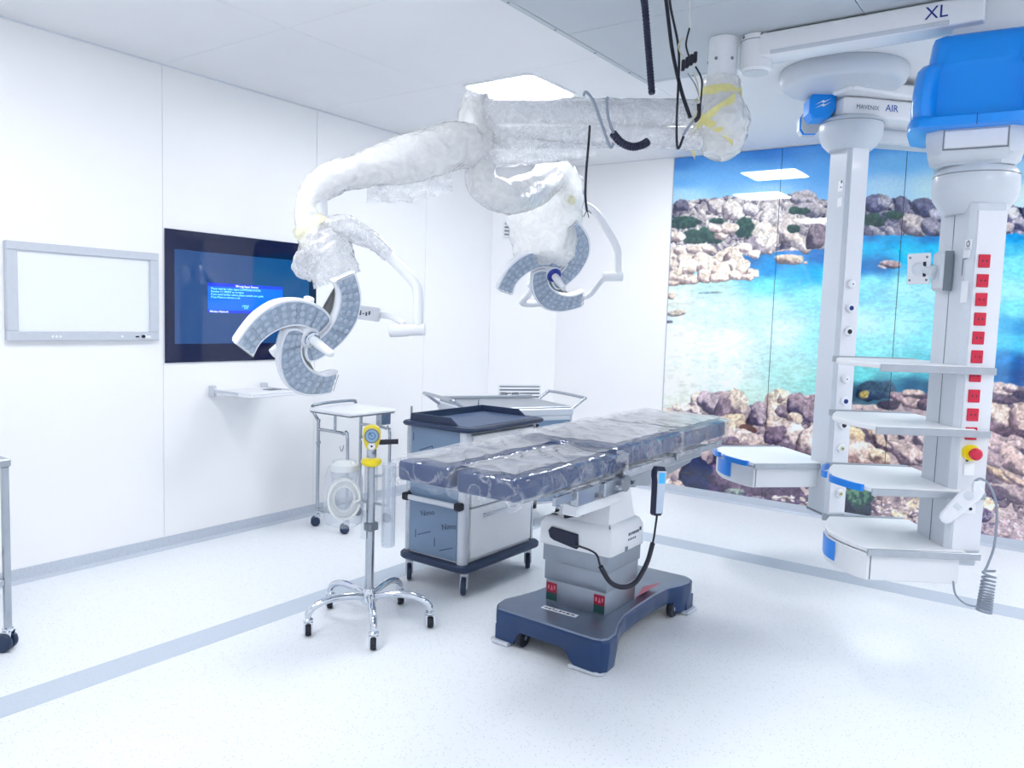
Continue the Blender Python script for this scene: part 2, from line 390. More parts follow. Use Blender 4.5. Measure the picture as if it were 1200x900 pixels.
# laminar airflow field in the ceiling
LX0, LX1, LY0, LY1 = -2.215, 0.62, 1.58, 4.36
lam = thing('laminar_flow_panel', 'large grey laminar airflow field set in the white ceiling', 'air panel', ((LX0 + LX1) / 2, (LY0 + LY1) / 2, ZC - .016))
b = B()
b.box((LX0, LY0, ZC - .016), (LX0 + .03, LY1, ZC)).box((LX1 - .03, LY0, ZC - .016), (LX1, LY1, ZC))
b.box((LX0 + .03, LY0, ZC - .016), (LX1 - .03, LY0 + .03, ZC)).box((LX0 + .03, LY1 - .03, ZC - .016), (LX1 - .03, LY1, ZC))
obj('frame', b, M_lam, lam)
nx = [LX0 + .03, -0.905, LX1 - .03]; ny = [LY0 + .03, 2.5, 3.43, LY1 - .03]
for a, b_ in zip(nx[:-1], nx[1:]):
    for c, e in zip(ny[:-1], ny[1:]):
        obj('mesh_panel', B().box((a + .002, c + .002, ZC - .014), (b_ - .002, e - .002, ZC), 0.001), M_lam, lam)
for k in range(7):
    y = LY0 + .2 + k * .39
    obj('screw', B().cyl((LX0 + .015, y, ZC - .0175), (LX0 + .015, y, ZC - .016), .007, seg=10), M_dgrey, lam)
for k in range(7):
    x = LX0 + .3 + k * .37
    obj('screw', B().cyl((x, LY1 - .015, ZC - .0175), (x, LY1 - .015, ZC - .016), .007, seg=10), M_dgrey, lam)

# ceiling lights (they give the room its light)
LAMPS = [((-2.97, 4.14), 'square white ceiling light left of the grey airflow field, above the draped lamp arm'),
         ((-2.46, 5.32), 'square white ceiling light between the airflow field and the seaside mural'),
         ((-2.98, 1.85), 'square white ceiling light beside the left wall, second from the camera'),
         ((-2.43, 0.62), 'square white ceiling light beside the left wall, nearest the camera'),
         ((1.37, 4.14), 'square white ceiling light right of the grey airflow field'),
         ((0.83, 5.32), 'square white ceiling light in the far right corner'),
         ((1.37, 1.85), 'square white ceiling light by the right wall, second from the camera'),
         ((0.83, 0.62), 'square white ceiling light by the right wall, nearest the camera')]
for (x, y), lb in LAMPS:
    t = thing('ceiling_light', lb, 'ceiling light', (x, y, ZC - .012), group='square ceiling lights')
    s_ = .275
    b = B()
    ring0 = rrect(x - s_, y - s_, x + s_, y + s_, .07, 5); ring1 = inset(ring0, .02)
    b.loft([[(p[0], p[1], ZC) for p in ring0], [(p[0], p[1], ZC - .012) for p in ring0], [(p[0], p[1], ZC - .012) for p in ring1], [(p[0], p[1], ZC) for p in ring1]], caps=False)
    obj('frame', b, M_white, t)
    obj('diffuser', B().prism(inset(ring0, .021), ZC - .009, ZC - .001), M_diff, t)

# ------------------------------------------------------------------ printed seaside mural (flat print on three glass panels)
def build_mural():
    S = 1.6; U0, V0 = 765.0, 140.0
    W = int((1225 - U0) * S); H = int((655 - V0) * S)
    vv, uu = np.mgrid[0:H, 0:W]; U = U0 + uu / S; V = V0 + vv / S
    rng = np.random.RandomState(5)
    def vnoise(sc, seed, sx=1.0):
        r = np.random.RandomState(seed); gh = int(H / S / sc) + 4; gw = int(W / S / (sc * sx)) + 4
        g = r.rand(gh, gw) * 2 - 1
        y = vv / S / sc; x = uu / S / (sc * sx); y0 = y.astype(int); x0 = x.astype(int)
        fy = y - y0; fx = x - x0; fy = fy * fy * (3 - 2 * fy); fx = fx * fx * (3 - 2 * fx)
        return (g[y0, x0] * (1 - fx) + g[y0, x0 + 1] * fx) * (1 - fy) + (g[y0 + 1, x0] * (1 - fx) + g[y0 + 1, x0 + 1] * fx) * fy
    n30, n12, n6, n3, n15 = vnoise(30, 1), vnoise(12, 2), vnoise(6, 3), vnoise(3, 4), vnoise(1.6, 6)
    w6, w3 = vnoise(2.6, 8, 2.6), vnoise(1.5, 9, 2.2)
    C = np.zeros((H, W, 3))
    def idw(pts, p=3.0, sv=1.0):
        num = np.zeros((H, W, 3)); den = np.zeros((H, W))
        for u, v, c in pts:
            wgt = 1.0 / (((U - u) ** 2 + ((V - v) * sv) ** 2) ** (p / 2) + 30)
            num += wgt[..., None] * np.array(c, float); den += wgt
        return num / den[..., None]
    sky = idw([(790, 190, (44, 128, 208)), (900, 175, (40, 124, 208)), (1000, 168, (44, 128, 212)), (800, 210, (96, 168, 226)), (900, 205, (92, 164, 226)),
               (980, 200, (84, 160, 226)), (800, 230, (160, 204, 238)), (900, 225, (150, 198, 236)), (1050, 165, (60, 140, 216)), (1050, 190, (110, 180, 232)),
               (1040, 220, (170, 208, 238)), (1090, 220, (184, 218, 242)), (1190, 170, (80, 150, 220)), (1195, 230, (206, 230, 246)), (1190, 200, (150, 200, 236))], 3, 2.0)
    sky += (np.clip(n30, 0, 1) * 7)[..., None]
    C[:] = sky
    def sm(a, b, x): t = np.clip((x - a) / (b - a), 0, 1); return t * t * (3 - 2 * t)
    # water first, everything else is painted over it
    water = idw([(880, 303, (46, 110, 170)), (900, 315, (36, 140, 205)), (940, 318, (28, 165, 225)), (930, 300, (40, 120, 190)), (960, 300, (40, 110, 180)), (960, 320, (30, 175, 230)),
                 (840, 336, (170, 214, 208)), (790, 345, (196, 224, 214)), (900, 335, (110, 215, 235)), (955, 345, (130, 224, 238)), (850, 360, (178, 230, 228)), (900, 360, (168, 232, 236)),
                 (790, 400, (216, 240, 236)), (850, 400, (208, 240, 238)), (920, 390, (184, 236, 238)), (955, 400, (140, 226, 228)), (790, 450, (206, 232, 224)), (850, 440, (202, 236, 230)),
                 (930, 440, (150, 222, 214)), (800, 475, (200, 226, 214)), (880, 465, (170, 220, 208)), (950, 450, (130, 214, 206)),
                 (1015, 278, (20, 130, 200)), (1050, 280, (0, 158, 220)), (1090, 278, (16, 120, 190)), (1015, 290, (0, 180, 230)), (1060, 292, (0, 190, 236)), (1095, 292, (0, 180, 230)),
                 (1015, 313, (20, 120, 190)), (1030, 312, (24, 110, 176)), (1075, 305, (40, 190, 230)), (1020, 330, (130, 226, 240)), (1060, 335, (150, 232, 242)), (1090, 340, (150, 230, 240)),
                 (1010, 380, (170, 236, 238)), (1060, 380, (150, 232, 236)), (1090, 400, (120, 220, 228)), (1020, 410, (130, 224, 226)), (1060, 430, (110, 214, 216)), (1090, 435, (80, 180, 195)), (1010, 440, (100, 205, 205)),
                 (1020, 455, (44, 84, 112)), (1070, 452, (36, 92, 126)), (1090, 455, (40, 90, 120)), (1005, 462, (50, 80, 100)),
                 (1185, 278, (30, 150, 214)), (1180, 290, (60, 190, 230)), (1190, 310, (120, 222, 240)), (1185, 340, (140, 230, 244)), (1190, 365, (110, 220, 238)), (1195, 384, (40, 150, 205)), (1180, 378, (50, 170, 215)),
                 (1180, 400, (70, 200, 228)), (1195, 402, (60, 190, 225)), (1180, 420, (30, 130, 195)), (1195, 425, (20, 88, 160)), (1170, 440, (30, 110, 170)), (1195, 440, (16, 70, 136))], 3.2, 1.5)
    rip = (w6 * .6 + w3 * .5 + n12 * .3)
    water = water * (1 + .085 * rip[..., None]) + 6 * np.clip(w3, 0, 1)[..., None]
    water[..., 0] += 22 * (1 - sm(930, 1000, U)) * sm(325, 360, V) + 14 * sm(1000, 1010, U) * sm(320, 345, V) * (1 - sm(400, 430, V))
    shoreU = np.array([765, 785, 822, 860, 889, 892, 874, 880, 907, 940, 967, 1005, 1020, 1107, 1168, 1230], float)
    su = np.array([765, 870, 890, 907, 966, 1005, 1107, 1230]); sv_ = np.array([300, 300, 298, 296, 292, 276, 274.5, 273.5])
    shore = np.interp(U, su, sv_) + n6 * 1.2
    C = np.where((V > shore)[..., None], water, C)
    def voro(size, seed, warp, asp=1.0):
        r = np.random.RandomState(seed); x = (U - U0 + warp * n12 * 6 + warp * n6 * 2.5) / (size * asp); y = (V - V0 + warp * np.roll(n12, 57, 1) * 6 + warp * np.roll(n6, 31, 0) * 2.5) / size
        gh, gw = int((655 - V0) / size) + 8, int((1225 - U0) / size) + 8
        jx, jy = r.rand(gh, gw), r.rand(gh, gw); rn = r.rand(gh, gw, 3); ix = np.floor(x).astype(int); iy = np.floor(y).astype(int)
        f1 = np.full(U.shape, 9.); f2 = np.full(U.shape, 9.); idr = np.zeros(U.shape + (3,)); ox = np.zeros(U.shape); oy = np.zeros(U.shape)
        for a in (-1, 0, 1):
            for b_ in (-1, 0, 1):
                cx_ = np.clip(ix + a + 3, 0, gw - 1); cy_ = np.clip(iy + b_ + 3, 0, gh - 1)
                dx_ = x - (ix + a + jx[cy_, cx_]); dy_ = y - (iy + b_ + jy[cy_, cx_]); dd_ = np.sqrt(dx_ ** 2 + dy_ ** 2)
                m1_ = dd_ < f1; f2 = np.where(m1_, f1, np.minimum(f2, dd_))
                idr = np.where(m1_[..., None], rn[cy_, cx_], idr); ox = np.where(m1_, dx_, ox); oy = np.where(m1_, dy_, oy); f1 = np.where(m1_, dd_, f1)
        return f1, f2 - f1, idr, ox, oy
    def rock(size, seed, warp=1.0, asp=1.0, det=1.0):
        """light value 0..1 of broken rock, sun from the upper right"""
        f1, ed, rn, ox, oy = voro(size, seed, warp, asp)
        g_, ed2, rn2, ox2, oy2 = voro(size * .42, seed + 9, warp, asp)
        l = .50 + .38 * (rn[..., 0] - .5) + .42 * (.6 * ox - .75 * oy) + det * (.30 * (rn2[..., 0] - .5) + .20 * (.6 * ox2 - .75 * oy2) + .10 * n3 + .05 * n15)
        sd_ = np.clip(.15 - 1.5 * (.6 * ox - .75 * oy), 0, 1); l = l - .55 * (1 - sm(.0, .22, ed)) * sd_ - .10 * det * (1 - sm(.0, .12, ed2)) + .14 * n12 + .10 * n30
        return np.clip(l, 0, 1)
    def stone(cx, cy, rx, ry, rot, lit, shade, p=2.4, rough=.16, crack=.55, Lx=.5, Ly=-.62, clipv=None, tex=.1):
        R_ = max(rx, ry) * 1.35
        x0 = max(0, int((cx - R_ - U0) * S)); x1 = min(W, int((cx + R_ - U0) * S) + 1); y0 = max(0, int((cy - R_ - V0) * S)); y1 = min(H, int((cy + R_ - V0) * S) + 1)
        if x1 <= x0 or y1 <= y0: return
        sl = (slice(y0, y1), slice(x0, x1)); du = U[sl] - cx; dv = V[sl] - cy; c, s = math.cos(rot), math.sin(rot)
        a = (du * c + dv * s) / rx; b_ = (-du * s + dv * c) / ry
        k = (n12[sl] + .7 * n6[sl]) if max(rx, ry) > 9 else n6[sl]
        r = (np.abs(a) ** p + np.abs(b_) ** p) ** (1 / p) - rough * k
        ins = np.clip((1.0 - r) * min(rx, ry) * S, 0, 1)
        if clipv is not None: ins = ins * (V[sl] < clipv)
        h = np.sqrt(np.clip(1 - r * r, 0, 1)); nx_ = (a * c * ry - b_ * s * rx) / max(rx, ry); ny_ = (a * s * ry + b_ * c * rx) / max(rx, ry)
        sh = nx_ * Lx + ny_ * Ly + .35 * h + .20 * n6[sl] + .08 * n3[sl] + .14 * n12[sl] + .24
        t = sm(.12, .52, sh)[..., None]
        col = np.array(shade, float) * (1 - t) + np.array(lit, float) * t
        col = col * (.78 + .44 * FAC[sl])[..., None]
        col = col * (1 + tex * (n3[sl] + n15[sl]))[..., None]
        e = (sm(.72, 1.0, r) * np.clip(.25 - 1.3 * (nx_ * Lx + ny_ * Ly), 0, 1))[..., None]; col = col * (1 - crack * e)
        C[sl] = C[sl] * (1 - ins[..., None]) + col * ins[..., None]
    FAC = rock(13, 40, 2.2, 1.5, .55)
    # far ridge
    sk = [(765, 240), (789, 239), (796, 233), (804, 235), (810, 234), (822, 233), (843, 232), (854, 229), (875, 233), (898, 233), (915, 231), (926, 227), (940, 224), (949, 227), (964, 234),
          (975, 237), (1000, 238), (1013, 235), (1025, 228), (1032, 228), (1042, 233), (1050, 232), (1055, 229), (1062, 230), (1068, 236), (1078, 232), (1088, 232), (1100, 240), (1108, 245),
          (1130, 250), (1160, 247), (1170, 242), (1180, 237), (1188, 240), (1200, 245), (1230, 246)]
    skx = np.array([p[0] for p in sk], float); sky_ = np.array([p[1] for p in sk], float)
    skyline = np.interp(U, skx, sky_) + n3 * 1.2
    C = np.where(((V > skyline) & (V <= shore))[..., None], np.array((150, 144, 150.)) * (1 + .25 * n6[..., None]), C)
    lum = rock(10, 21, 1.5, 1.3)
    def ramp3(l, c0, c1, c2):
        l = l[..., None]; return np.where(l < .5, np.array(c0, float) * (1 - l * 2) + np.array(c1, float) * l * 2, np.array(c1, float) * (2 - l * 2) + np.array(c2, float) * (l * 2 - 1))
    rdg = ramp3(lum, (52, 52, 78), (176, 166, 168), (250, 242, 234)); rdr = ramp3(lum, (34, 38, 66), (104, 102, 128), (214, 206, 206))
    kx = sm(975, 1010, U)[..., None]; rdg = rdg * (1 - kx) + rdr * kx
    C = np.where(((V > skyline) & (V <= shore))[..., None], rdg, C)
    st = []
    for _ in range(0):
        u = rng.uniform(775, 1215); top = np.interp(u, skx, sky_); bot = np.interp(u, su, sv_)
        v = rng.uniform(top + 2.5, bot + 1); st.append((v, u))
    st.sort()
    for v, u in st:
        r = rng.uniform(2.6, 6.5); right = u > 990
        if right: lt, sd = (176, 170, 176), (70, 70, 96)
        else: lt, sd = (228, 218, 212), (112, 108, 126)
        if rng.rand() < .22: lt = tuple(x * .7 for x in lt)
        stone(u, v, r * rng.uniform(.8, 1.5), r, rng.uniform(-.9, .9), lt, sd, crack=.30, p=3.0, rough=.3)
    for a in [(799, 241, 10, 8, 0, (120, 116, 140), (62, 64, 92)), (838, 243, 9, 8, .4, (226, 216, 212), (120, 112, 130)), (858, 247, 14, 12, .6, (232, 222, 216), (150, 140, 150)),
              (880, 246, 10, 8, .2, (216, 208, 206), (130, 124, 140)), (941, 232, 14, 9, 0, (176, 168, 172), (96, 92, 112)), (950, 246, 16, 9, .2, (170, 162, 168), (90, 90, 110)),
              (905, 258, 14, 16, .7, (206, 198, 196), (128, 122, 136)), (920, 268, 14, 18, .7, (214, 202, 198), (140, 130, 142)), (893, 279, 20, 19, .2, (232, 220, 210), (140, 130, 140)),
              (935, 283, 20, 10, .5, (222, 208, 198), (130, 120, 132)), (957, 278, 12, 16, .3, (130, 116, 128), (70, 64, 86)),
              (1025, 240, 13, 12, .1, (110, 110, 140), (62, 64, 96)), (1036, 238, 8, 9, .2, (170, 168, 180), (80, 80, 110)), (1056, 240, 9, 10, 0, (120, 120, 148), (70, 72, 104)),
              (1086, 244, 18, 11, .2, (110, 110, 138), (62, 62, 96)), (1098, 253, 10, 9, 0, (176, 174, 186), (66, 66, 98)), (1070, 264, 18, 13, .4, (206, 194, 192), (110, 102, 118)),
              (1092, 266, 14, 10, .3, (150, 144, 160), (70, 70, 100)), (1178, 248, 9, 9, 0, (104, 104, 132), (60, 62, 92)), (1186, 252, 8, 10, .4, (222, 214, 210), (110, 104, 126)),
              (1196, 262, 12, 9, .2, (190, 180, 188), (86, 82, 110)), (1178, 268, 12, 6, -.3, (204, 190, 186), (110, 100, 120)), (1206, 250, 10, 9, 0, (106, 106, 134), (62, 64, 94))]:
        stone(*a, crack=.4)
    def bush(cx, cy, rx, ry, c0=(58, 92, 84), c1=(38, 62, 66), rot=0):
        d_ = (((U - cx) * math.cos(rot) + (V - cy) * math.sin(rot)) / rx) ** 2 + ((-(U - cx) * math.sin(rot) + (V - cy) * math.cos(rot)) / ry) ** 2 + .35 * n6 + .25 * n3
        k = np.clip((1 - d_) * 4, 0, 1)[..., None]
        t = np.clip(.5 - (V - cy) / ry * .4 + .5 * n3 + .3 * n15, 0, 1)[..., None]
        C[:] = C * (1 - k) + (np.array(c1, float) * (1 - t) + np.array(c0, float) * t) * k
    for a in [(800, 261, 22, 8), (826, 276, 24, 11), (873, 267, 13, 13), (936, 247, 14, 5), (930, 268, 8, 5), (1022, 258, 17, 8), (1048, 252, 14, 6), (842, 259, 12, 4), (811, 282, 14, 4)]: bush(*a)
    # near left outcrop
    tan, tsh = (234, 216, 200), (150, 130, 132)
    for u, v, r in [(786, 300, 11), (800, 296, 9), (815, 292, 9), (832, 293, 8), (790, 312, 13), (808, 305, 12), (825, 303, 10), (862, 297, 8), (872, 291, 8), (846, 275, 8), (855, 268, 9), (838, 268, 7), (790, 277, 9), (884, 297, 6)]:
        stone(u, v, r * 1.3, r * .75, rng.uniform(-.3, .5), (228, 212, 200), (140, 124, 128), crack=.4)
    for a in [(845, 305, 22, 11, -.5), (862, 306, 12, 16, -.5), (826, 310, 13, 12, -.3), (806, 315, 11, 10, -.2), (790, 324, 12, 8, -.3), (845, 317, 14, 9, -.3), (805, 327, 16, 7, -.1), (868, 315, 12, 12, -.3),
              (882, 320, 8, 6, .2), (826, 324, 9, 9, .1), (845, 325, 14, 6, 0), (862, 323, 9, 6, 0), (787, 332, 12, 4, 0), (876, 325, 8, 4, 0)]:
        stone(*a, tan, tsh, p=3.2, rough=.2, crack=.5)
    for a in [(925, 304, 17, 7, 0, (226, 206, 186), (124, 104, 110)), (944, 308, 3, 2, 0, tan, tsh), (885, 300, 5, 4, 0, tan, tsh), (786, 347, 6, 4, 0, (206, 190, 176), (110, 98, 100)),
              (793, 367, 13, 4, -.1, (214, 204, 188), (120, 112, 110)), (783, 377, 6, 2, 0, (120, 120, 124), (70, 76, 84)), (831, 343, 17, 1.6, -.03, (110, 140, 150), (80, 110, 124)),
              (1044, 310, 12, 5, .1, (196, 170, 170), (74, 60, 84)), (1034, 313, 6, 2, .3, (200, 190, 190), (60, 80, 120))]:
        stone(*a, crack=.35)
    # near rocks
    ft = [(765, 480), (796, 476), (810, 472), (816, 463), (828, 461), (846, 459), (860, 458), (871, 468), (876, 476), (896, 471), (899, 466), (908, 456), (926, 462), (935, 466), (953, 462), (985, 462),
          (1000, 474), (1040, 474), (1046, 461), (1060, 459), (1080, 458), (1094, 466), (1110, 462), (1140, 452), (1150, 448), (1200, 452), (1230, 452)]
    fx_ = np.array([p[0] for p in ft], float); fy_ = np.array([p[1] for p in ft], float)
    top = np.interp(U, fx_, fy_) + n6 * 1.5
    k = np.clip((V - top) * S, 0, 1)[..., None]
    fl_ = rock(30, 61, 2.4, 1.4, .4); fl_ = np.clip(fl_ * .8 + .2 * FAC, 0, 1)
    fgc = ramp3(fl_, (56, 46, 72), (176, 154, 156), (244, 226, 210))
    C = C * (1 - k) + fgc * k
    def S_(*a, **k_):
        stone(*a, **k_)
    st = []
    for _ in range(26):
        u = rng.uniform(770, 1218); v = rng.uniform(np.interp(u, fx_, fy_) + 4, 640); st.append((v, u))
    st.sort()
    for v, u in st:
        r = rng.uniform(7, 17)
        lt = [(222, 200, 186), (206, 186, 180), (176, 154, 160), (228, 206, 176)][rng.randint(4)]
        stone(u, v, r * rng.uniform(.9, 1.6), r, rng.uniform(-.3, .9), lt, (112, 96, 114) if rng.rand() < .7 else (76, 64, 92), crack=.32, p=2.8, rough=.3)
    for a in [(799, 478, 12, 6, 0, (232, 218, 204), (150, 132, 136)), (815, 468, 6, 9, .2, (230, 212, 196), (130, 112, 120)), (834, 473, 16, 14, .3, (190, 172, 178), (78, 66, 96)), (863, 474, 15, 17, .2, (226, 206, 190), (116, 98, 110)),
              (848, 478, 10, 14, .2, (150, 128, 140), (92, 76, 98)), (817, 482, 9, 6, .4, (204, 186, 180), (110, 94, 108)), (862, 494, 14, 12, 0, (222, 198, 170), (120, 98, 96)), (888, 487, 13, 15, .4, (176, 156, 164), (80, 66, 98)),
              (911, 467, 14, 11, -.5, (240, 224, 198), (170, 146, 140)), (918, 464, 10, 5, -.9, (238, 222, 200), (150, 128, 126)), (908, 489, 10, 15, -.6, (224, 204, 190), (124, 104, 114)), (904, 497, 8, 8, 0, (214, 190, 176), (130, 106, 112)),
              (918, 482, 9, 7, .3, (160, 140, 150), (92, 76, 98)), (940, 478, 21, 16, .2, (158, 136, 146), (74, 62, 92)), (931, 490, 10, 8, .2, (226, 204, 184), (130, 108, 110)), (878, 503, 12, 5, .2, (96, 58, 52), (60, 36, 40)),
              (852, 500, 10, 12, 0, (228, 206, 182), (140, 116, 116)), (862, 513, 40, 11, .15, (222, 198, 190), (150, 124, 130)), (928, 512, 26, 18, .3, (222, 200, 192), (112, 96, 112)), (908, 510, 14, 10, -.4, (128, 108, 124), (84, 70, 96)),
              (948, 520, 16, 22, .2, (214, 192, 182), (120, 100, 112))]:
        stone(*a, crack=.45, rough=.2)
    # big shaded rock and the ground at its foot, below the table head
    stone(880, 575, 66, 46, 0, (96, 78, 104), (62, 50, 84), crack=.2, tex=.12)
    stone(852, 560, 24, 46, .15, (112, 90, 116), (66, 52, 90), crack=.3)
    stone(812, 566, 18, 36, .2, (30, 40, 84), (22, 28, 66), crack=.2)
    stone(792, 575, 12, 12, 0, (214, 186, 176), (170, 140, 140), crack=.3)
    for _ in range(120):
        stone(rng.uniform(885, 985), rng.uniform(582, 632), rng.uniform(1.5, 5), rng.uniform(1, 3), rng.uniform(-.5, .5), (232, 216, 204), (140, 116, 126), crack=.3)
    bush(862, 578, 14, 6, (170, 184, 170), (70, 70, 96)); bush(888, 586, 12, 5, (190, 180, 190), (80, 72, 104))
    # between the two pendants
    for a in [(1026, 458, 26, 12, 0, (60, 84, 104), (36, 52, 80)), (1013, 463, 6, 5, 0, (170, 150, 90), (90, 84, 70)), (1052, 465, 11, 6, .2, (176, 150, 156), (84, 66, 84)), (1072, 462, 16, 6, .1, (214, 190, 182), (96, 78, 92)),
              (1070, 472, 12, 7, .1, (188, 162, 160), (104, 82, 94)), (1088, 474, 12, 9, .3, (120, 96, 108), (70, 56, 78)), (1040, 474, 14, 6, 0, (60, 50, 72), (40, 36, 60)),
              (1003, 512, 13, 12, .3, (232, 200, 160), (170, 136, 120)), (1005, 530, 20, 16, .3, (232, 204, 190), (186, 150, 146)), (1022, 510, 7, 20, -.7, (226, 196, 164), (96, 78, 92)), (1032, 517, 7, 18, -.7, (216, 190, 172), (92, 76, 92)),
              (1046, 514, 8, 16, -.6, (196, 172, 168), (90, 74, 92)), (1060, 512, 9, 8, .4, (200, 178, 176), (84, 70, 92)), (1078, 512, 9, 12, .3, (210, 190, 186), (92, 78, 98)), (1092, 514, 10, 16, 0, (96, 80, 104), (64, 54, 84)),
              (1062, 530, 24, 14, .5, (206, 182, 176), (116, 98, 112)), (1032, 536, 14, 10, .3, (224, 200, 174), (150, 124, 120)), (1086, 540, 14, 6, .3, (190, 164, 164), (96, 80, 98))]:
        stone(*a, crack=.4, rough=.2)
    for _ in range(150):
        stone(rng.uniform(1020, 1100), rng.uniform(575, 622), rng.uniform(1.5, 4.5), rng.uniform(1, 3), rng.uniform(-.5, .5), (232, 208, 200), (150, 120, 130), crack=.3)
    stone(1003, 590, 18, 22, 0, (40, 54, 70), (30, 36, 60), crack=.2)
    bush(1008, 580, 16, 16, (104, 150, 116), (40, 66, 72))
    # right of the right pendant
    for a in [(1172, 458, 24, 9, .1, (214, 192, 186), (110, 92, 108)), (1162, 455, 8, 7, 0, (206, 184, 180), (110, 92, 108)), (1186, 455, 10, 6, .2, (216, 196, 190), (120, 100, 114)), (1200, 464, 14, 10, 0, (96, 84, 108), (66, 58, 88)), (1172, 468, 24, 6, .05, (110, 92, 110), (72, 60, 86)),
              (1168, 488, 24, 16, .15, (220, 196, 182), (112, 92, 106)), (1196, 490, 16, 18, .2, (206, 180, 170), (120, 96, 106)), (1188, 508, 24, 5, .1, (96, 76, 92), (66, 52, 78)), (1166, 524, 24, 14, .35, (190, 164, 164), (120, 100, 116)),
              (1192, 520, 12, 9, .3, (196, 170, 168), (104, 86, 104)), (1188, 540, 26, 14, .5, (196, 168, 162), (120, 98, 110)), (1160, 540, 16, 14, .6, (176, 150, 154), (108, 90, 110)), (1172, 556, 26, 6, .5, (222, 192, 164), (130, 104, 110)),
              (1190, 562, 20, 5, .6, (214, 184, 166), (112, 90, 104)), (1196, 580, 20, 12, .2, (180, 156, 160), (104, 86, 106)), (1165, 578, 16, 10, .1, (108, 90, 112), (70, 58, 92)), (1152, 590, 14, 9, .3, (232, 204, 176), (150, 122, 120)), (1150, 604, 12, 8, .2, (86, 70, 106), (58, 48, 86))]:
        stone(*a, crack=.4, rough=.2)
    for _ in range(220):
        u = rng.uniform(1140, 1215); v = rng.uniform(594, 645); dk = u < 1168
        stone(u, v, rng.uniform(1.2, 3.6), rng.uniform(.9, 2.4), rng.uniform(-.5, .5), (214, 190, 190) if not dk else (150, 136, 160), (140, 112, 130) if not dk else (66, 56, 92), crack=.3)
    C = np.clip(C * (1 + .03 * n15[..., None]), 0, 255) / 255
    C = np.clip(C * 1.09, 0, .985)
    # mild contrast, then to linear
    LINC = np.where(C <= .04045, C / 12.92, ((C + .055) / 1.055) ** 2.4)
    m = bpy.data.materials.new('printed_glass'); m.use_nodes = True; nt = m.node_tree; bs = nt.nodes['Principled BSDF']
    at = nt.nodes.new('ShaderNodeAttribute'); at.attribute_name = 'print'
    nt.links.new(at.outputs['Color'], bs.inputs['Base Color'])
    bs.inputs['Roughness'].default_value = 0.02; bs.inputs['Specular IOR Level'].default_value = 0.5; bs.inputs['IOR'].default_value = 1.75
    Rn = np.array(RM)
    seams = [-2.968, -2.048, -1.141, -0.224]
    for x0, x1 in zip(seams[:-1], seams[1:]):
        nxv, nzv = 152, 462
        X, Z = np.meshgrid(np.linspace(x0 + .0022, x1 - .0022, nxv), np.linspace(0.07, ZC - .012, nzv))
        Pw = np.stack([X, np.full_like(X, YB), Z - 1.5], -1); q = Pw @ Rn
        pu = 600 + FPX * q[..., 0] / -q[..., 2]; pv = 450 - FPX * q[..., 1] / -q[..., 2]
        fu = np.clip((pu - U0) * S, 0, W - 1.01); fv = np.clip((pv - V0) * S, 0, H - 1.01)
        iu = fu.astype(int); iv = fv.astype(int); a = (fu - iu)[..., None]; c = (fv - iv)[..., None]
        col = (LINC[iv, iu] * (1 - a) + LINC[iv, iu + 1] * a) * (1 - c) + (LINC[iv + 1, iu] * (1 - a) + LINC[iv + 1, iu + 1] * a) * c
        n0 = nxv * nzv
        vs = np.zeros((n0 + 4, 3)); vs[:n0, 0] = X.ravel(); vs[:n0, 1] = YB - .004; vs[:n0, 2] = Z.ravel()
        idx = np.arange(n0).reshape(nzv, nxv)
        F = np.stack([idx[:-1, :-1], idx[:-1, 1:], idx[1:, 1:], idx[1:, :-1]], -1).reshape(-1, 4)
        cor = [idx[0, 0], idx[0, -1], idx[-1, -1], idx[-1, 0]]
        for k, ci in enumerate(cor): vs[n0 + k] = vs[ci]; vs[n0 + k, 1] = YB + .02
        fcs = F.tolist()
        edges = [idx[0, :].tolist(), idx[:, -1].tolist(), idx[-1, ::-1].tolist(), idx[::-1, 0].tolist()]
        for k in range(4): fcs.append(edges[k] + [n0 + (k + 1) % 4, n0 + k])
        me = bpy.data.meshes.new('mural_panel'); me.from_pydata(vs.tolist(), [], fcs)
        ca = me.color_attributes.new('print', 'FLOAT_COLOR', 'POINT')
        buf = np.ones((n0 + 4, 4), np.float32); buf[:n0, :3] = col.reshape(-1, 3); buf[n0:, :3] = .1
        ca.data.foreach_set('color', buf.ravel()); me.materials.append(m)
        o = bpy.data.objects.new('mural_panel', me); COL.objects.link(o); o.parent = wb
        o['label'] = 'glossy glass panel printed with a rocky turquoise bay'
build_mural()
obj('edge_strip', B().box((-2.974, YB - .006, 0.07), (-2.968, YB + .01, ZC - .008)), M_vframe, wb)

# ================================================================== ON THE LEFT WALL
def wallbox(b, y0, z0, y1, z1, x0, x1, bev=0.0): return b.box((XL + x0, y0, z0), (XL + x1, y1, z1), bev)
# film viewer
t = thing('film_viewer', 'white film viewing light box in a grey metal frame on left wall', 'light box', (XL, 2.213, 1.29))
b = B()
y0, y1, z0, z1 = 1.800, 2.626, 1.293, 1.806
wallbox(b, y0, z0, y1, z0 + .05, 0, .035, .004); wallbox(b, y0, z1 - .045, y1, z1, 0, .035, .004)
wallbox(b, y0, z0 + .05, y0 + .055, z1 - .045, 0, .035, .004); wallbox(b, y1 - .055, z0 + .05, y1, z1 - .045, 0, .035, .004)
obj('frame', b, M_vframe, t)
obj('diffuser_screen', wallbox(B(), y0 + .055, z0 + .05, y1 - .055, z1 - .045, 0, .02), M_vglass, t)
obj('switch', wallbox(B(), 2.478, z0 + .016, 2.500, z0 + .025, .035, .038, .002), M_black, t)
obj('knob', B().cyl((XL + .035, 2.524, z0 + .022), (XL + .045, 2.524, z0 + .022), .009, seg=14), M_black, t)
obj('label_plate', wallbox(B(), 2.540, z0 + .012, 2.572, z0 + .036, .035, .0362), M_labelw, t)
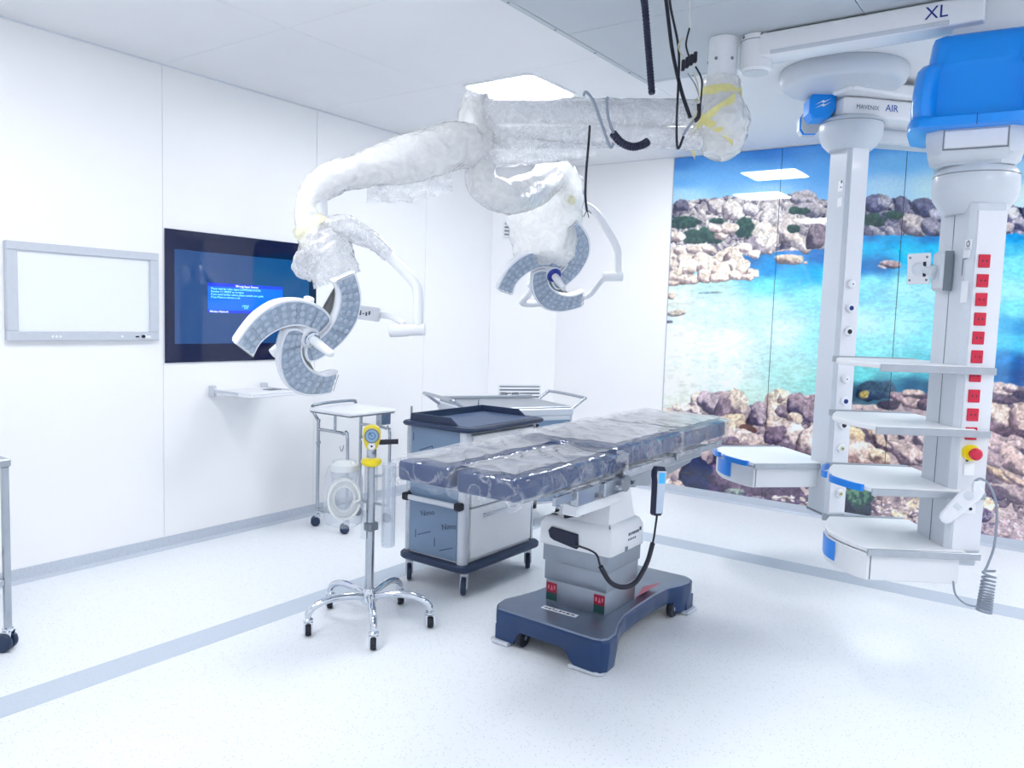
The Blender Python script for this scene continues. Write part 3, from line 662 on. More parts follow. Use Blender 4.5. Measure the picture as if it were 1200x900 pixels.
for a in (2.545, 2.560): obj('print', wallbox(B(), a, z0 + .030, a + .010, z0 + .0335, .0362, .0368), M_print, t)
for a in (2.02, 2.04, 2.06, 2.40): obj('print', B().cyl((XL + .035, a, z0 + .022), (XL + .0358, a, z0 + .022), .007, seg=10), M_labelw, t)

# wall monitor
t = thing('wall_monitor', 'dark glass wall monitor showing a blue message box on left wall', 'monitor', (XL, 3.262, 1.15))
y0, y1, z0, z1 = 2.679, 3.838, 1.153, 1.962
obj('glass_front', wallbox(B(), y0, z0, y1, z1, 0, .012, .001), M_tv, t)
obj('screen', wallbox(B(), 2.738, 1.268, 3.770, 1.842, .012, .0128), M_scr, t)
dl = wallbox(B(), 2.964, 1.465, 3.541, 1.654, .0128, .0134)
dlo = obj('message_box', dl, M_dlg, t)
obj('title_bar', wallbox(B(), 2.964, 1.632, 3.541, 1.654, .0134, .0138), M_dlgbar, dlo)
obj('title_bar', wallbox(B(), 2.964, 1.465, 3.541, 1.482, .0134, .0138), M_dlgbar, dlo)
def wtxt(s, y, z, size, m): text('message_text', s, size, frame((XL + .0142, y, z), (0, 1, 0), (0, 0, 1), (1, 0, 0)), m, dlo)
wtxt('Wrong Input Source', 3.165, 1.633, .021, M_txtw)
wtxt('Please wait for video input COMMUNICATION', 2.985, 1.612, .019, M_txt)
wtxt('Receive 1:1 VIDEO or no input', 2.985, 1.594, .019, M_txt)
wtxt('If you need further advice please consult user guide', 2.985, 1.576, .019, M_txt)
wtxt('Press Menu to choose a res', 2.985, 1.558, .019, M_txt)
wtxt('[ MENU', 3.215, 1.508, .016, M_txt); wtxt('EXIT', 3.230, 1.494, .016, M_txt)
wtxt('Wireless Network', 2.975, 1.467, .018, M_txtw)

# small fold-out wall shelf
t = thing('wall_shelf', 'small white fold-out keyboard shelf below the wall monitor', 'shelf', (XL, 3.2, .94))
obj('tray', B().box((XL + .03, 2.985, .952), (XL + .44, 3.40, .970), .006), M_white, t)
obj('rim', B().box((XL + .03, 2.985, .970), (XL + .44, 2.997, .982), .003).box((XL + .43, 2.997, .970), (XL + .44, 3.40, .980), .003), M_white, t)
for y in (2.99, 3.385): obj('bracket', B().box((XL, y - .014, .93), (XL + .05, y + .014, 1.0), .004).box((XL + .05, y - .008, .955), (XL + .30, y + .008, .975), .003), M_vframe, t)
obj('card', B().box((XL + .16, 3.27, .970), (XL + .24, 3.36, .973)), M_dgrey, t)

# ventilation grilles in the angled corner
def grille(name, u0, u1, z0, z1, lb, n):
    c = FC @ Vector(((u0 + u1) / 2, 0, z0)); t = thing(name, lb, 'vent', c, group='corner return air grilles')
    f = .014; b = B(FC)
    b.box((u0, -.008, z0), (u1, 0, z0 + f)).box((u0, -.008, z1 - f), (u1, 0, z1)).box((u0, -.008, z0 + f), (u0 + f, 0, z1 - f)).box((u1 - f, -.008, z0 + f), (u1, 0, z1 - f))
    obj('frame', b, M_white, t)
    obj('backing', B(FC).box((u0 + f, -.002, z0 + f), (u1 - f, 0, z1 - f)), M_dgrey, t)
    h = (z1 - z0 - 2 * f) / n
    for k in range(n):
        z = z0 + f + k * h
        obj('slat', B(FC).loft([[(x, -.003, z + h * .12), (x, -.008, z + h * .08), (x, -.008, z + h * .56), (x, -.003, z + h * .62)] for x in (u0 + f, u1 - f)]), M_white, t)
grille('vent_grille', .10, .53, .70, .86, 'low white slatted air grille in the corner behind the steel cart', 4)
grille('vent_grille', .10, .53, 2.22, 2.38, 'high white slatted air grille in the corner behind the hanging bag', 4)

# ================================================================== SHARED SMALL BUILDERS
def caster(parent, x, y, z_top, r=.045, rz=0.0, wm=None, hm=None, twin=False):
    """swivel caster; the wheel rests on the floor"""
    M = Matrix.Translation((x, y, 0)) @ Matrix.Rotation(rad(rz), 4, 'Z')
    wm = wm or M_black; hm = hm or M_chrome
    b = B(M)
    b.cyl((0, 0, 2 * r + .012), (0, 0, z_top), .012, seg=14)
    b.lathe([(.020, 2 * r + .006), (.023, 2 * r + .012), (.023, 2 * r + .020), (.015, 2 * r + .026)], 16)
    for s in (-1, 1):
        b.prism([(-.024, r - .012), (.012, r - .016), (.022, 2 * r + .008), (-.016, 2 * r + .008)], s * .018 - .003, s * .018 + .003,
                M=frame((0, 0, 0), (1, 0, 0), (0, 0, 1), (0, 1, 0)))
    o = obj('caster', b, hm, parent)
    w_ = B(M)
    for off in ((-.022, .022) if twin else (0,)):
        w_.lathe([(r * .35, off - .013), (r * .9, off - .013), (r, off - .007), (r, off + .007), (r * .9, off + .013), (r * .35, off + .013)], 24,
                 M=frame((-.012, 0, r), (1, 0, 0), (0, 0, 1), (0, -1, 0)))
    obj('wheel', w_, wm, o)
    return o
def crumple(pts, rs, seg=40, sub=10, amp=.16, freq=14.0, squash=1.0, seed=0, vert=None):
    """crumpled plastic sleeve along a path"""
    P, R_ = smooth_path([Vector(p) for p in pts], list(rs), sub)
    b = B(); b.tube(P, R_, seg, False, squash=squash)
    n = len(P)
    for i in range(n):
        for k in range(seg):
            v = b.v[i * seg + k]; c = P[i]; dv = v - c
            q = Vector((v.x * freq + seed * 3.1, v.y * freq, v.z * freq))
            ang = 2 * math.pi * k / seg; s_ = i / sub
            w1_ = noise.noise(Vector((s_ * 1.1 + seed, math.cos(ang) * 1.6, math.sin(ang) * 1.6)))
            w2_ = 1 - abs(noise.noise(Vector((s_ * 2.2 + math.cos(ang) * 1.5 + seed * 2, math.cos(ang) * 2.6 + 5, math.sin(ang) * 2.6)))) * 3
            f = .9 * w1_ + .55 * max(-.4, w2_) + .18 * noise.noise(q * 2.0)
            b.v[i * seg + k] = c + dv * (1 + amp * f)
    return b

# ================================================================== SURGICAL LIGHTS
SX, SY = -1.552, 3.87                      # ceiling spindle
ARM_E = Vector((-2.56, 3.19, 0))           # elbow under the far end of both arms
PET_PX = [(656.6, 274.5), (665, 281), (668, 291), (667, 302), (662, 313), (654, 321.6), (647, 327), (647, 333), (650, 338), (655, 340), (666, 334), (679, 322), (688, 308), (692, 294.4), (690, 280), (683.5, 269.5), (676, 261.5)]
def canon():
    a, b_, c, d_ = 26.54, -59.783, 60.115, 11.525; det = a * d_ - b_ * c; out = []
    for x, y in PET_PX:
        X = x - 648.0; Y = -(y - 320.667); out.append(((d_ * X - b_ * Y) / det, (-c * X + a * Y) / det))
    return out
PETAL = canon()
PET_C, PET_S, = PETAL, 0.363
def densify(poly, n=3):
    P = [Vector((x, y, 0)) for x, y in poly]; N_ = len(P); out = []
    sharp = {0, N_ - 1}
    for i in range(N_):
        p1, p2 = P[i], P[(i + 1) % N_]
        p0 = P[i - 1] if i not in sharp else p1; p3 = P[(i + 2) % N_] if (i + 1) % N_ not in sharp else p2
        for k in range(n):
            t = k / n
            q = 0.5 * ((2 * p1) + (p2 - p0) * t + (2 * p0 - 5 * p1 + 4 * p2 - p3) * t * t + (3 * p1 - p0 - 3 * p2 + p3) * t ** 3)
            out.append((q.x, q.y))
            if i == N_ - 1: break
    return out
def head_frame(cpx, cpy, depth, Mimg, mdir, tilt):
    """lamp-face frame from the way its three petals are foreshortened"""
    c = gd(cpx, cpy, depth); wv = (CAM - c).normalized()
    rgt = RM @ Vector((1, 0, 0)); rgt = (rgt - wv * rgt.dot(wv)).normalized(); up = wv.cross(rgt)
    n = wv * math.cos(rad(tilt)) + (rgt * mdir[0] + up * mdir[1]) * math.sin(rad(tilt))
    s = math.sqrt(Mimg[0] ** 2 + Mimg[2] ** 2); e = rgt * Mimg[0] + up * Mimg[2]
    e = e - wv * (e.dot(n) / wv.dot(n)); e1 = e.normalized(); e2 = n.cross(e1)
    return frame(c, e1, e2, n)
def lamp_head(t, F):
    S_ = PET_S
    poly = [(x * S_, y * S_) for x, y in densify(PETAL)]
    a = sum(poly[i][0] * poly[(i + 1) % len(poly)][1] - poly[(i + 1) % len(poly)][0] * poly[i][1] for i in range(len(poly)))
    if a < 0: poly = poly[::-1]
    for k in range(3):
        Rk = F @ Matrix.Rotation(rad(120 * k), 4, 'Z')
        b = B(Rk); rings = []
        for z, d_ in ((-.072, .030), (-.060, .014), (-.035, .003), (-.006, 0.0), (0.0, .004), (0.0, .011)):
            q = inset(poly, d_) if d_ else poly; rings.append([(x, y, z) for x, y in q])
        b.loft(rings)
        pt = obj('petal', b, M_lampbody, t, smooth=50)
        q = inset(poly, .0115); q2 = inset(poly, .017)
        obj('lens', B(Rk).loft([[(x, y, 0.0) for x, y in q], [(x, y, .004) for x, y in q2]]), M_lens, pt, smooth=0)
        # LED domes in two rows along the petal
        led = B(Rk); n = len(PETAL)
        inner = [Vector((x * S_, y * S_)) for x, y in PETAL[0:7]]; outer = [Vector((x * S_, y * S_)) for x, y in PETAL[9:17]][::-1]
        def samp(L, f): f *= len(L) - 1; i = min(int(f), len(L) - 2); return L[i].lerp(L[i + 1], f - i)
        for j in range(11):
            f = .05 + .88 * j / 10
            for g in (.24, .5, .76):
                p = samp(inner, f).lerp(samp(outer, f), g)
                led.ball((p.x, p.y, .003), (.015, .015, .0045), seg=10, rings=6)
        obj('led_lens', led, M_led, pt, kind='stuff')
        # seams between lens modules
        sm_ = B(Rk)
        for f in (.0, .2, .4, .6, .8, .98):
            p = samp(inner, f); q_ = samp(outer, f); p, q_ = p.lerp(q_, .14), p.lerp(q_, .86)
            obj('module_seam', B(Rk).tube([(p.x, p.y, .004), (q_.x, q_.y, .004)], .0016, 6), M_dgrey, pt)
        pass
    b = B(F); b.lathe([(.060, -.10), (.085, -.085), (.088, -.045), (.060, -.02), (.045, .012)], 28)
    for k in range(3):
        a_ = rad(120 * k + 30); b.tube([(0, 0, -.06), (.11 * math.cos(a_), .11 * math.sin(a_), -.055), (.17 * math.cos(a_), .17 * math.sin(a_), -.05)], [.035, .03, .024], 10)
    obj('hub', b, M_lampbody, t, smooth=50)
    obj('hub_ring', B(F).lathe([(.034, .012), (.038, .016), (.036, .026), (.028, .030)], 24), M_chrome, t)
    b = B(F); b.lathe([(.021, .028), (.023, .05), (.020, .12), (.018, .165), (.012, .178), (.004, .181)], 20)
    return obj('sterile_handle', b, M_white, t, smooth=60)

# ---- the ceiling spindle both lights share
t = thing('light_spindle', 'white ceiling spindle carrying both surgical lights, taped in plastic', 'ceiling mount', (SX, SY, 2.33))
obj('shaft', B().cyl((SX, SY, 2.34), (SX, SY, ZC - .016), .070, seg=32), M_white, t)
for a_ in (200, 265, 330):
    c = Vector((SX + .069 * math.cos(rad(a_)), SY + .069 * math.sin(rad(a_)), 2.79)); n_ = Vector((math.cos(rad(a_)), math.sin(rad(a_)), 0))
    obj('screw', B().cyl(c, c + n_ * .004, .008, seg=10), M_dgrey, t)
ws = obj('plastic_wrap', crumple([(SX, SY, 2.71), (SX, SY, 2.62), (SX + .01, SY, 2.50), (SX + .0, SY, 2.40), (SX - .02, SY - .02, 2.33)], [.085, .10, .135, .125, .05], amp=.12, freq=11, seed=1), M_wrap, t, smooth=60)
obj('yellow_tape', B().lathe([(.100, -.022), (.104, 0), (.100, .022)], 28, M=Matrix.Translation((SX, SY, 2.635)), caps=False), M_tape, t)
b = B()
for sgn, off in ((1, 0.0), (-1, .03)):
    pts = []; 
    for k in range(9):
        f = k / 8; a_ = rad(250 + sgn * (f - .5) * 150); r = .125 + .02 * math.sin(f * 3.1)
        pts.append(Vector((SX + r * math.cos(a_), SY + r * math.sin(a_), 2.62 - .24 * f - off)))
    for i in range(8):
        p, q = pts[i], pts[i + 1]; h = Vector((0, 0, .022))
        b.add([p - h, q - h, q + h, p + h], [(0, 1, 2, 3)])
obj('yellow_tape', b, M_tape, t)

# ---- front light (left in the picture)
F1 = head_frame(363.2, 395.7, 3.56, (51.83, -62.45, 79.04, 34.8), (.7813, -.6241), 41.5)
t1 = thing('surgical_light', 'larger front surgical light before the wall monitor, three grey petals, arm in plastic', 'surgical light', (SX, SY, 2.52), group='surgical lights')
E1 = Vector((ARM_E.x, ARM_E.y, 2.52)); S1 = Vector((SX, SY, 2.535)); dv = (E1 - S1).normalized()
obj('arm', B().tube([S1 + dv * .04, S1 + dv * .3, E1 - dv * .1, E1], [.055, .06, .055, .06], 20), M_white, t1)
K1 = gd(535, 168, 3.93); Tip1 = gd(372, 222, 3.62); J1 = gd(372, 285, 3.62)
obj('elbow', B().cyl(E1 + Vector((0, 0, .07)), Vector((E1.x, E1.y, K1.z - .05)), .065, seg=24), M_white, t1)
obj('spring_arm', B().tube([Vector((E1.x, E1.y, K1.z)), K1, gd(450, 192, 3.78), gd(400, 206, 3.67), Tip1], [.055, .055, .05, .05, .05], 18, sub=4), M_white, t1)
obj('swivel_joint', B().cyl(Tip1 + Vector((0, 0, .06)), J1, .045, seg=22), M_white, t1)
# curved yoke
Y1 = [gd(380, 272, 3.62), gd(408, 270, 3.66), gd(432, 280, 3.70), gd(455, 300, 3.72), gd(483, 328, 3.72), gd(490, 345, 3.72), gd(490, 382, 3.72)]
obj('yoke', B().tube(Y1, .024, 14, sub=5), M_white, t1, smooth=60)
pa, pb = gd(457, 388, 3.72), gd(499, 386, 3.72); ax = (pb - pa).normalized()
b = B(); b.tube([pa - ax * .004, pa, pa + ax * .085, pa + ax * .09, pb - ax * .005, pb], [.022, .029, .029, .026, .029, .022], 22); obj('pivot', b, M_white, t1)
back1 = F1 @ Vector((0, 0, -.10))
obj('support_arm', B().tube([gd(474, 380, 3.74), gd(460, 372, 3.80), gd(444, 369, 3.86), gd(420, 368, 3.88), back1], [.013, .015, .016, .02, .03], 12, sub=4), M_white, t1, smooth=60)
c0, c1 = gd(412, 365, 3.86), gd(445, 369, 3.84); dx = (c1 - c0); cl_ = dx.length; dx.normalize()
cz = Vector((0, 0, 1)); cy = cz.cross(dx).normalized(); cz = dx.cross(cy)
Fb = frame(c0, dx, cy, cz)
cb = obj('control_box', B(Fb).box((0, -.012, -.034), (cl_, .02, .034), .006), M_white2, t1)
b = B(Fb)
for k in range(6): b.box((.015 + .015 * k, -.0128, -.012 + .006 * (k % 2)), (.024 + .015 * k, -.012, .0 + .006 * (k % 3)))
obj('button', b, M_print, cb)
lamp_head(t1, F1)
# plastic over the arm and joint
w1 = [E1 + Vector((0, 0, .10)), E1 + Vector((0, 0, -.02)), Vector((E1.x, E1.y, K1.z + .02)), K1 + Vector((0, 0, -.01)), gd(505, 180, 3.87), gd(470, 188, 3.8), gd(430, 198, 3.73), gd(398, 206, 3.66), gd(372, 222, 3.62), gd(363, 246, 3.62), gd(368, 272, 3.62)]
obj('plastic_wrap', crumple(w1, [.05, .09, .11, .11, .115, .105, .08, .075, .068, .062, .072], amp=.14, freq=13, seed=2), M_wrap, t1, smooth=60)
obj('plastic_wrap', crumple([gd(368, 268, 3.62), gd(376, 285, 3.63), gd(386, 305, 3.64), gd(396, 328, 3.66)], [.07, .105, .12, .10], amp=.22, freq=15, seed=3), M_wrapc, t1, smooth=60)
obj('plastic_wrap', crumple([gd(380, 268, 3.62), gd(408, 268, 3.66), gd(436, 282, 3.7), gd(456, 300, 3.72)], [.05, .055, .04, .028], amp=.25, freq=18, seed=4), M_wrapc, t1, smooth=60)
obj('yellow_tape', crumple([gd(362, 262, 3.62), gd(366, 268, 3.62), gd(372, 274, 3.62)], [.082, .086, .082], amp=.08, freq=12, seed=5, sub=3), M_tapepale, t1, smooth=60)
obj('plastic_wrap', crumple([gd(372, 300, 3.60), gd(360, 302, 3.60), gd(351, 308, 3.61), gd(352, 318, 3.61), gd(366, 322, 3.62)], [.03, .045, .03, .025, .03], amp=.4, freq=24, seed=6), M_wrapc, t1, smooth=60)
# loose flap under the spring arm
b = B(); n_ = 16; m_ = 8
for i in range(n_):
    f = i / (n_ - 1); p = gd(430 + 100 * f, 214 - 12 * f, 3.74 + .16 * f)
    for j in range(m_):
        g = j / (m_ - 1); q = p + Vector((0, 0, -.12 * g * (1 - .3 * abs(f - .5)))); nn = noise.noise(q * 17) * .03
        b.v.append(q + Vector((nn, -nn, nn * .5)))
for i in range(n_ - 1):
    for j in range(m_ - 1): b.f.append((i * m_ + j, i * m_ + j + 1, (i + 1) * m_ + j + 1, (i + 1) * m_ + j))
obj('plastic_flap', b, M_wrapc, t1, smooth=60)

# ---- rear light
F2 = head_frame(648.0, 320.7, 4.80, (26.54, -59.783, 60.115, 11.525), (.5994, -.8005), 38.1)
t2 = thing('surgical_light', 'smaller rear surgical light hanging below a plastic bag, three grey petals', 'surgical light', (SX, SY, 2.45), group='surgical lights')
E2 = Vector((ARM_E.x + .02, ARM_E.y + .04, 2.405)); S2 = Vector((SX, SY, 2.42)); dv = (E2 - S2).normalized()
obj('arm', B().tube([S2 + dv * .04, S2 + dv * .3, E2 - dv * .1, E2], [.05, .055, .05, .055], 20), M_white, t2)
D2 = gd(580, 222, 4.03); T2 = gd(655, 208, 4.66)
obj('elbow', B().cyl(E2 + Vector((0, 0, .02)), Vector((E2.x, E2.y, D2.z - .04)), .052, seg=22), M_white, t2)
obj('spring_arm', B().tube([Vector((E2.x, E2.y, D2.z)), gd(600, 230, 4.15), gd(632, 220, 4.45), T2], [.055, .06, .055, .05], 18, sub=4), M_white, t2)
J2 = gd(672, 245, 4.74)
obj('swivel_joint', B().tube([T2 + Vector((0, 0, .05)), gd(662, 225, 4.7), J2], [.045, .045, .04], 18, sub=3), M_white, t2)
Y2 = [gd(668, 240, 4.74), gd(684, 240, 4.77), gd(698, 249, 4.80), gd(712, 270, 4.82), gd(723, 291, 4.82), gd(724, 305, 4.82), gd(724, 322, 4.82)]
obj('yoke', B().tube(Y2, .023, 14, sub=5), M_white, t2, smooth=60)
pa, pb = gd(706, 324, 4.82), gd(730, 324, 4.82); ax = (pb - pa).normalized()
obj('pivot', B().tube([pa, pa + ax * .006, pb - ax * .006, pb], [.022, .028, .028, .022], 20), M_white, t2)
back2 = F2 @ Vector((0, 0, -.10))
obj('support_arm', B().tube([gd(708, 325, 4.84), gd(700, 335, 4.94), gd(688, 347, 5.08), gd(660, 353, 5.14), gd(625, 356, 5.10), gd(612, 354, 5.06), gd(622, 342, 5.02), back2], [.016, .018, .018, .018, .022, .022, .02, .03], 12, sub=4), M_white, t2, smooth=60)
lamp_head(t2, F2)
obj('hub_badge', B(F2).lathe([(.040, .010), (.046, .020), (.038, .034)], 20), mat('blue_hub_film', (38, 56, 150), 0.3, noise_amt=.05), t2)
w2 = [E2 + Vector((.03, .05, -.03)), Vector((E2.x, E2.y, 2.36)), Vector((E2.x, E2.y, D2.z + .03)), gd(592, 231, 4.08), gd(618, 226, 4.3), gd(645, 210, 4.6)]
obj('plastic_wrap', crumple(w2, [.075, .075, .078, .085, .095, .08], amp=.12, freq=13, seed=7), M_wrap, t2, smooth=60)
# big translucent bag
rings = []; seg = 30
bagp = [((640, 192), 4.66, 22, .06), ((642, 212), 4.68, 34, .10), ((641, 235), 4.70, 40, .13), ((640, 258), 4.71, 44, .13), ((640, 280), 4.72, 40, .11), ((640, 300), 4.74, 34, .09), ((641, 312), 4.78, 22, .05)]
skew = [30, 22, 6, -2, -4, -6, -4]
rr = RM @ Vector((1, 0, 0)); ff = RM @ Vector((0, 0, -1))
for (pp, dd, hw, hd), sk_ in zip(bagp, skew):
    c = gd(pp[0] + sk_ * .3, pp[1], dd); hwm = hw * dd / FPX; ring = []
    for k in range(seg):
        a_ = 2 * math.pi * k / seg
        p = c + rr * (math.cos(a_) * hwm) + ff * (math.sin(a_) * hd)
        q = p * 13; p = p + (p - c) * (.12 * noise.noise(q)) + Vector((0, 0, .02 * noise.noise(q * 1.7))); ring.append(p)
    rings.append(ring)
bag = []
for i in range(len(rings) - 1):
    for s_ in range(4):
        f = s_ / 4; rw = []
        for k in range(seg):
            p = rings[i][k].lerp(rings[i + 1][k], f); rw.append(p + (p - gd(640, 250, 4.7)).normalized() * (.022 * noise.noise(p * 22)))
        bag.append(rw)
bag.append(rings[-1])
obj('plastic_bag', B().loft(bag, caps=False), M_wrap, t2, smooth=60)
obj('yellow_tape', B().ball(gd(668, 235, 4.62), (.035, .03, .035)), M_tapepale, t2, smooth=60)
# one loose sleeve over both horizontal arms
P0 = Vector((SX - .08, SY - .05, 2.485)); P1 = Vector((ARM_E.x - .02, ARM_E.y - .0, 2.475)); dd = P1 - P0
wv_ = crumple([P0, P0 + dd * .2, P0 + dd * .4, P0 + dd * .6, P0 + dd * .8, P0 + dd * .97, P1 + dd * .03], [.08, .08, .08, .082, .086, .09, .06], amp=.09, freq=10, squash=1.5, seed=8, sub=8)
obj('plastic_wrap', wv_, M_wrapc, t1, smooth=60)
obj('plastic_wrap', crumple([P0 + dd * .45 + Vector((0, 0, -.13)), P0 + dd * .7 + Vector((0, 0, -.13)), P0 + dd * .95 + Vector((0, 0, -.12))], [.03, .07, .09], amp=.3, freq=16, seed=9), M_wrapc, t2, smooth=60)

# ================================================================== LOOSE CABLES AT THE CEILING
def cable(name, lb, pts, r, m, cat='cable', seg=8, sub=6):
    o = obj(name, B().tube(pts, r, seg, sub=sub), m, smooth=60); o['label'] = lb; o['category'] = cat; return o
def corrugated(name, lb, pts, r, m):
    P, _ = smooth_path([Vector(p) for p in pts], [r] * len(pts), 10)
    Q = [P[0]]; 
    for a_, c in zip(P[:-1], P[1:]):
        k = max(1, int((c - a_).length / .006))
        for j in range(1, k + 1): Q.append(a_.lerp(c, j / k))
    rs = [r * (1.0 if i % 2 else .84) for i in range(len(Q))]
    o = obj(name, B().tube(Q, rs, 12), m, smooth=30); o['label'] = lb; o['category'] = 'hose'; return o
zc = gz(754, -22, ZC - .016)
corrugated('corrugated_hose', 'straight black corrugated hose hanging from ceiling onto the wrapped arm', [gz(753, -12, ZC - .034), gd(756, 10, 3.42), gd(760, 60, 3.5), gd(764, 110, 3.5)], .0165, M_hose)
corrugated('corrugated_hose', 'short curved black corrugated hose sagging under the wrapped arm', [gd(718, 156, 3.45), gd(728, 167, 3.44), gd(741, 172, 3.44), gd(752, 170, 3.44), gd(759, 166, 3.45)], .019, M_hose)
cable('cable', 'black cable from ceiling looping down to the taped spindle', [gz(778, -12, ZC - .026), gd(781, 4, 3.42), gd(788, 60, 3.45), gd(798, 105, 3.42), gd(809, 138, 3.42)], .0085, M_black)
cable('cable', 'thin black cable from ceiling with a sharp bend at its lowest end', [gz(784, -12, ZC - .026), gd(786, 10, 3.38), gd(795, 55, 3.42), gd(795, 95, 3.4), gd(793, 140, 3.4), gd(794, 174, 3.4), gd(801, 160, 3.4)], .0055, M_black)
wl_ = 'bundle of bare cream and black wires ending in a terminal block near the spindle'
t = thing('wire_bundle', wl_, 'wires', gd(810, 140, 3.4))
T0 = gd(808, 72, 3.38)
for k in range(4):
    c = T0 + rr * (-.026 + .0165 * k) + Vector((0, 0, -.016 + .011 * k))
    obj('terminal_block', B(frame(c, rr, ff, Vector((0, 0, 1)))).box((-.0075, -.01, -.022), (.0075, .01, .022), .003), M_black, t)
for pts, m_, r in [([gd(800, 45, 3.38), gd(795, 55, 3.38), gd(803, 72, 3.38)], M_wirey, .003), ([gd(808, 33, 3.38), gd(804, 52, 3.38), gd(808, 68, 3.38)], M_black, .004),
                   ([gz(808, -6, ZC - .018), gd(809, 33, 3.38)], M_tubing, .003),
                   ([gd(806, 86, 3.38), gd(815, 100, 3.38), gd(820, 118, 3.38), gd(819, 135, 3.38)], M_wireg, .003), ([gd(815, 78, 3.38), gd(822, 92, 3.38), gd(822, 110, 3.38), gd(819, 136, 3.38)], M_black, .004),
                   ([gd(812, 84, 3.38), gd(818, 100, 3.38), gd(819, 125, 3.38), gd(812, 140, 3.38), gd(803, 152, 3.38)], M_wirey, .003), ([gd(819, 122, 3.38), gd(819, 136, 3.38), gd(814, 142, 3.38)], M_black, .009),
                   ([gd(814, 140, 3.38), gd(806, 150, 3.38), gd(801, 158, 3.38)], M_wireg, .006)]:
    obj('wire', B().tube(pts, r, 7, sub=5), m_, t, smooth=60)
cable('cable', 'grey wire hooked over the wrapped arm, left one of two', [gd(684, 112, 3.42), gd(687, 108, 3.4), gd(696, 120, 3.4), gd(706, 148, 3.4), gd(715, 172, 3.4), gd(719, 168, 3.4)], .0065, M_wireg)
cable('cable', 'grey wire hooked over the wrapped arm, right one of two', [gd(713, 114, 3.4), gd(711, 118, 3.4), gd(713, 138, 3.4), gd(719, 156, 3.42)], .0065, M_wireg)
cable('cable', 'single thin black wire dangling with frayed end before the rear light', [gd(691, 148, 3.6), gd(690, 165, 3.5), gd(687, 200, 3.5), gd(686, 230, 3.5), gd(688, 248, 3.5)], .0055, M_black)
for o_ in ((684, 254), (690, 255), (693, 250)):
    obj('strand', B().tube([gd(688, 246, 3.5), gd(*o_, 3.5)], .002, 5), M_black, bpy.data.objects['cable.004'])

# ================================================================== CEILING PENDANTS
BY = 3.93
t = thing('pendant_support_arm', 'white horizontal ceiling arm marked XL with round end bearing', 'pendant arm', (-1.39, BY, 2.70), group='pendant ceiling arms')
cx = gy(888, 40, BY).x
obj('bearing', B().lathe([(.035, 2.728), (.066, 2.731), (.076, 2.742), (.078, 2.84), (.078, ZC - .016)], 32, M=Matrix.Translation((cx, BY, 0))), M_white, t)
obj('bearing_cap', B().cyl((cx, BY, 2.7275), (cx, BY, 2.731), .062, seg=28), M_pend, t)
obj('bearing_ring', B().cyl((cx, BY, 2.872), (cx, BY, 2.875), .0795, seg=32), M_dgrey, t)
for a_ in (235, 305):
    c = Vector((cx + .078 * math.cos(rad(a_)), BY + .078 * math.sin(rad(a_)), 2.888)); n_ = Vector((math.cos(rad(a_)), math.sin(rad(a_)), 0))
    obj('screw', B().cyl(c, c + n_ * .003, .008, seg=10), M_dgrey, t)
obj('beam', B().box((cx + .03, BY - .07, 2.782), (-.43, BY + .07, 2.893), .012, seg=3), M_white, t)
obj('beam_rib', B().box((cx + .09, BY - .073, 2.786), (-.56, BY - .069, 2.806), .002), M_pend, t)
text('XL_marking', 'XL', .075, frame((-.655, BY - .0712, 2.822), (1, 0, 0), (0, 0, 1), (0, -1, 0)), M_ink, t)

# right pendant
A2 = Vector((-.425, 3.95)); TH2 = 33.3
G2 = rotz((A2.x, A2.y, 0), TH2)                      # local x = u (towards column back), y = v
p2 = thing('ceiling_pendant', 'right-hand medical pendant with blue cover, red sockets and stacked shelves', 'pendant', (A2.x, A2.y, .55), group='ceiling pendants')
def octa(hx, hy, c): return [(hx - c, -hy), (hx, -hy + c), (hx, hy - c), (hx - c, hy), (-hx + c, hy), (-hx, hy - c), (-hx, -hy + c), (-hx + c, -hy)]
obj('drop_tube', B().box((-.555, BY - .02, 2.66), (-.20, BY + .20, ZC - .016), .03, seg=3), M_white, p2)
# blue cover: faces the camera side
DIRC = math.degrees(math.atan2(A2.y, A2.x)) - 90.0   # rotation so that local -y faces the camera
G2c = rotz((A2.x - .012, A2.y, 0), DIRC)
def cover_ring(z, hw, hd, wing, rec):
    pts = []
    prof = [(-1, .75), (-1, -.35), (-.93, -.85 - wing), (-.80, -1.0 - wing), (-.68, -.97 - wing * .6), (-.60, -1 + rec), (-.3, -1 + rec * .8), (0, -1 + rec * .7), (.3, -1 + rec * .8), (.60, -1 + rec), (.68, -.97 - wing * .6), (.80, -1.0 - wing), (.93, -.85 - wing), (1, -.35), (1, .75), (.85, 1), (-.85, 1)]
    return [(x * hw, y * hd, z) for x, y in prof]
cv = [cover_ring(2.335, .25, .20, .02, .0), cover_ring(2.34, .262, .215, .02, .0), cover_ring(2.375, .262, .215, .02, .0), cover_ring(2.385, .252, .205, .03, .06), cover_ring(2.43, .254, .20, .22, .12), cover_ring(2.50, .252, .19, .28, .13),
      cover_ring(2.57, .246, .175, .24, .08), cover_ring(2.600, .228, .17, .08, .04), cover_ring(2.605, .20, .165, .0, .0), cover_ring(2.68, .192, .15, .02, .04), cover_ring(2.715, .188, .14, .02, .04), cover_ring(2.727, .17, .12, .0, .0)]
obj('blue_cover', B(G2c).loft(cv), M_blue, p2, smooth=50)
obj('cover_seam', B(G2c).box((-.0012, -.2185, 2.336), (.0012, -.19, 2.378)), M_ink, p2)
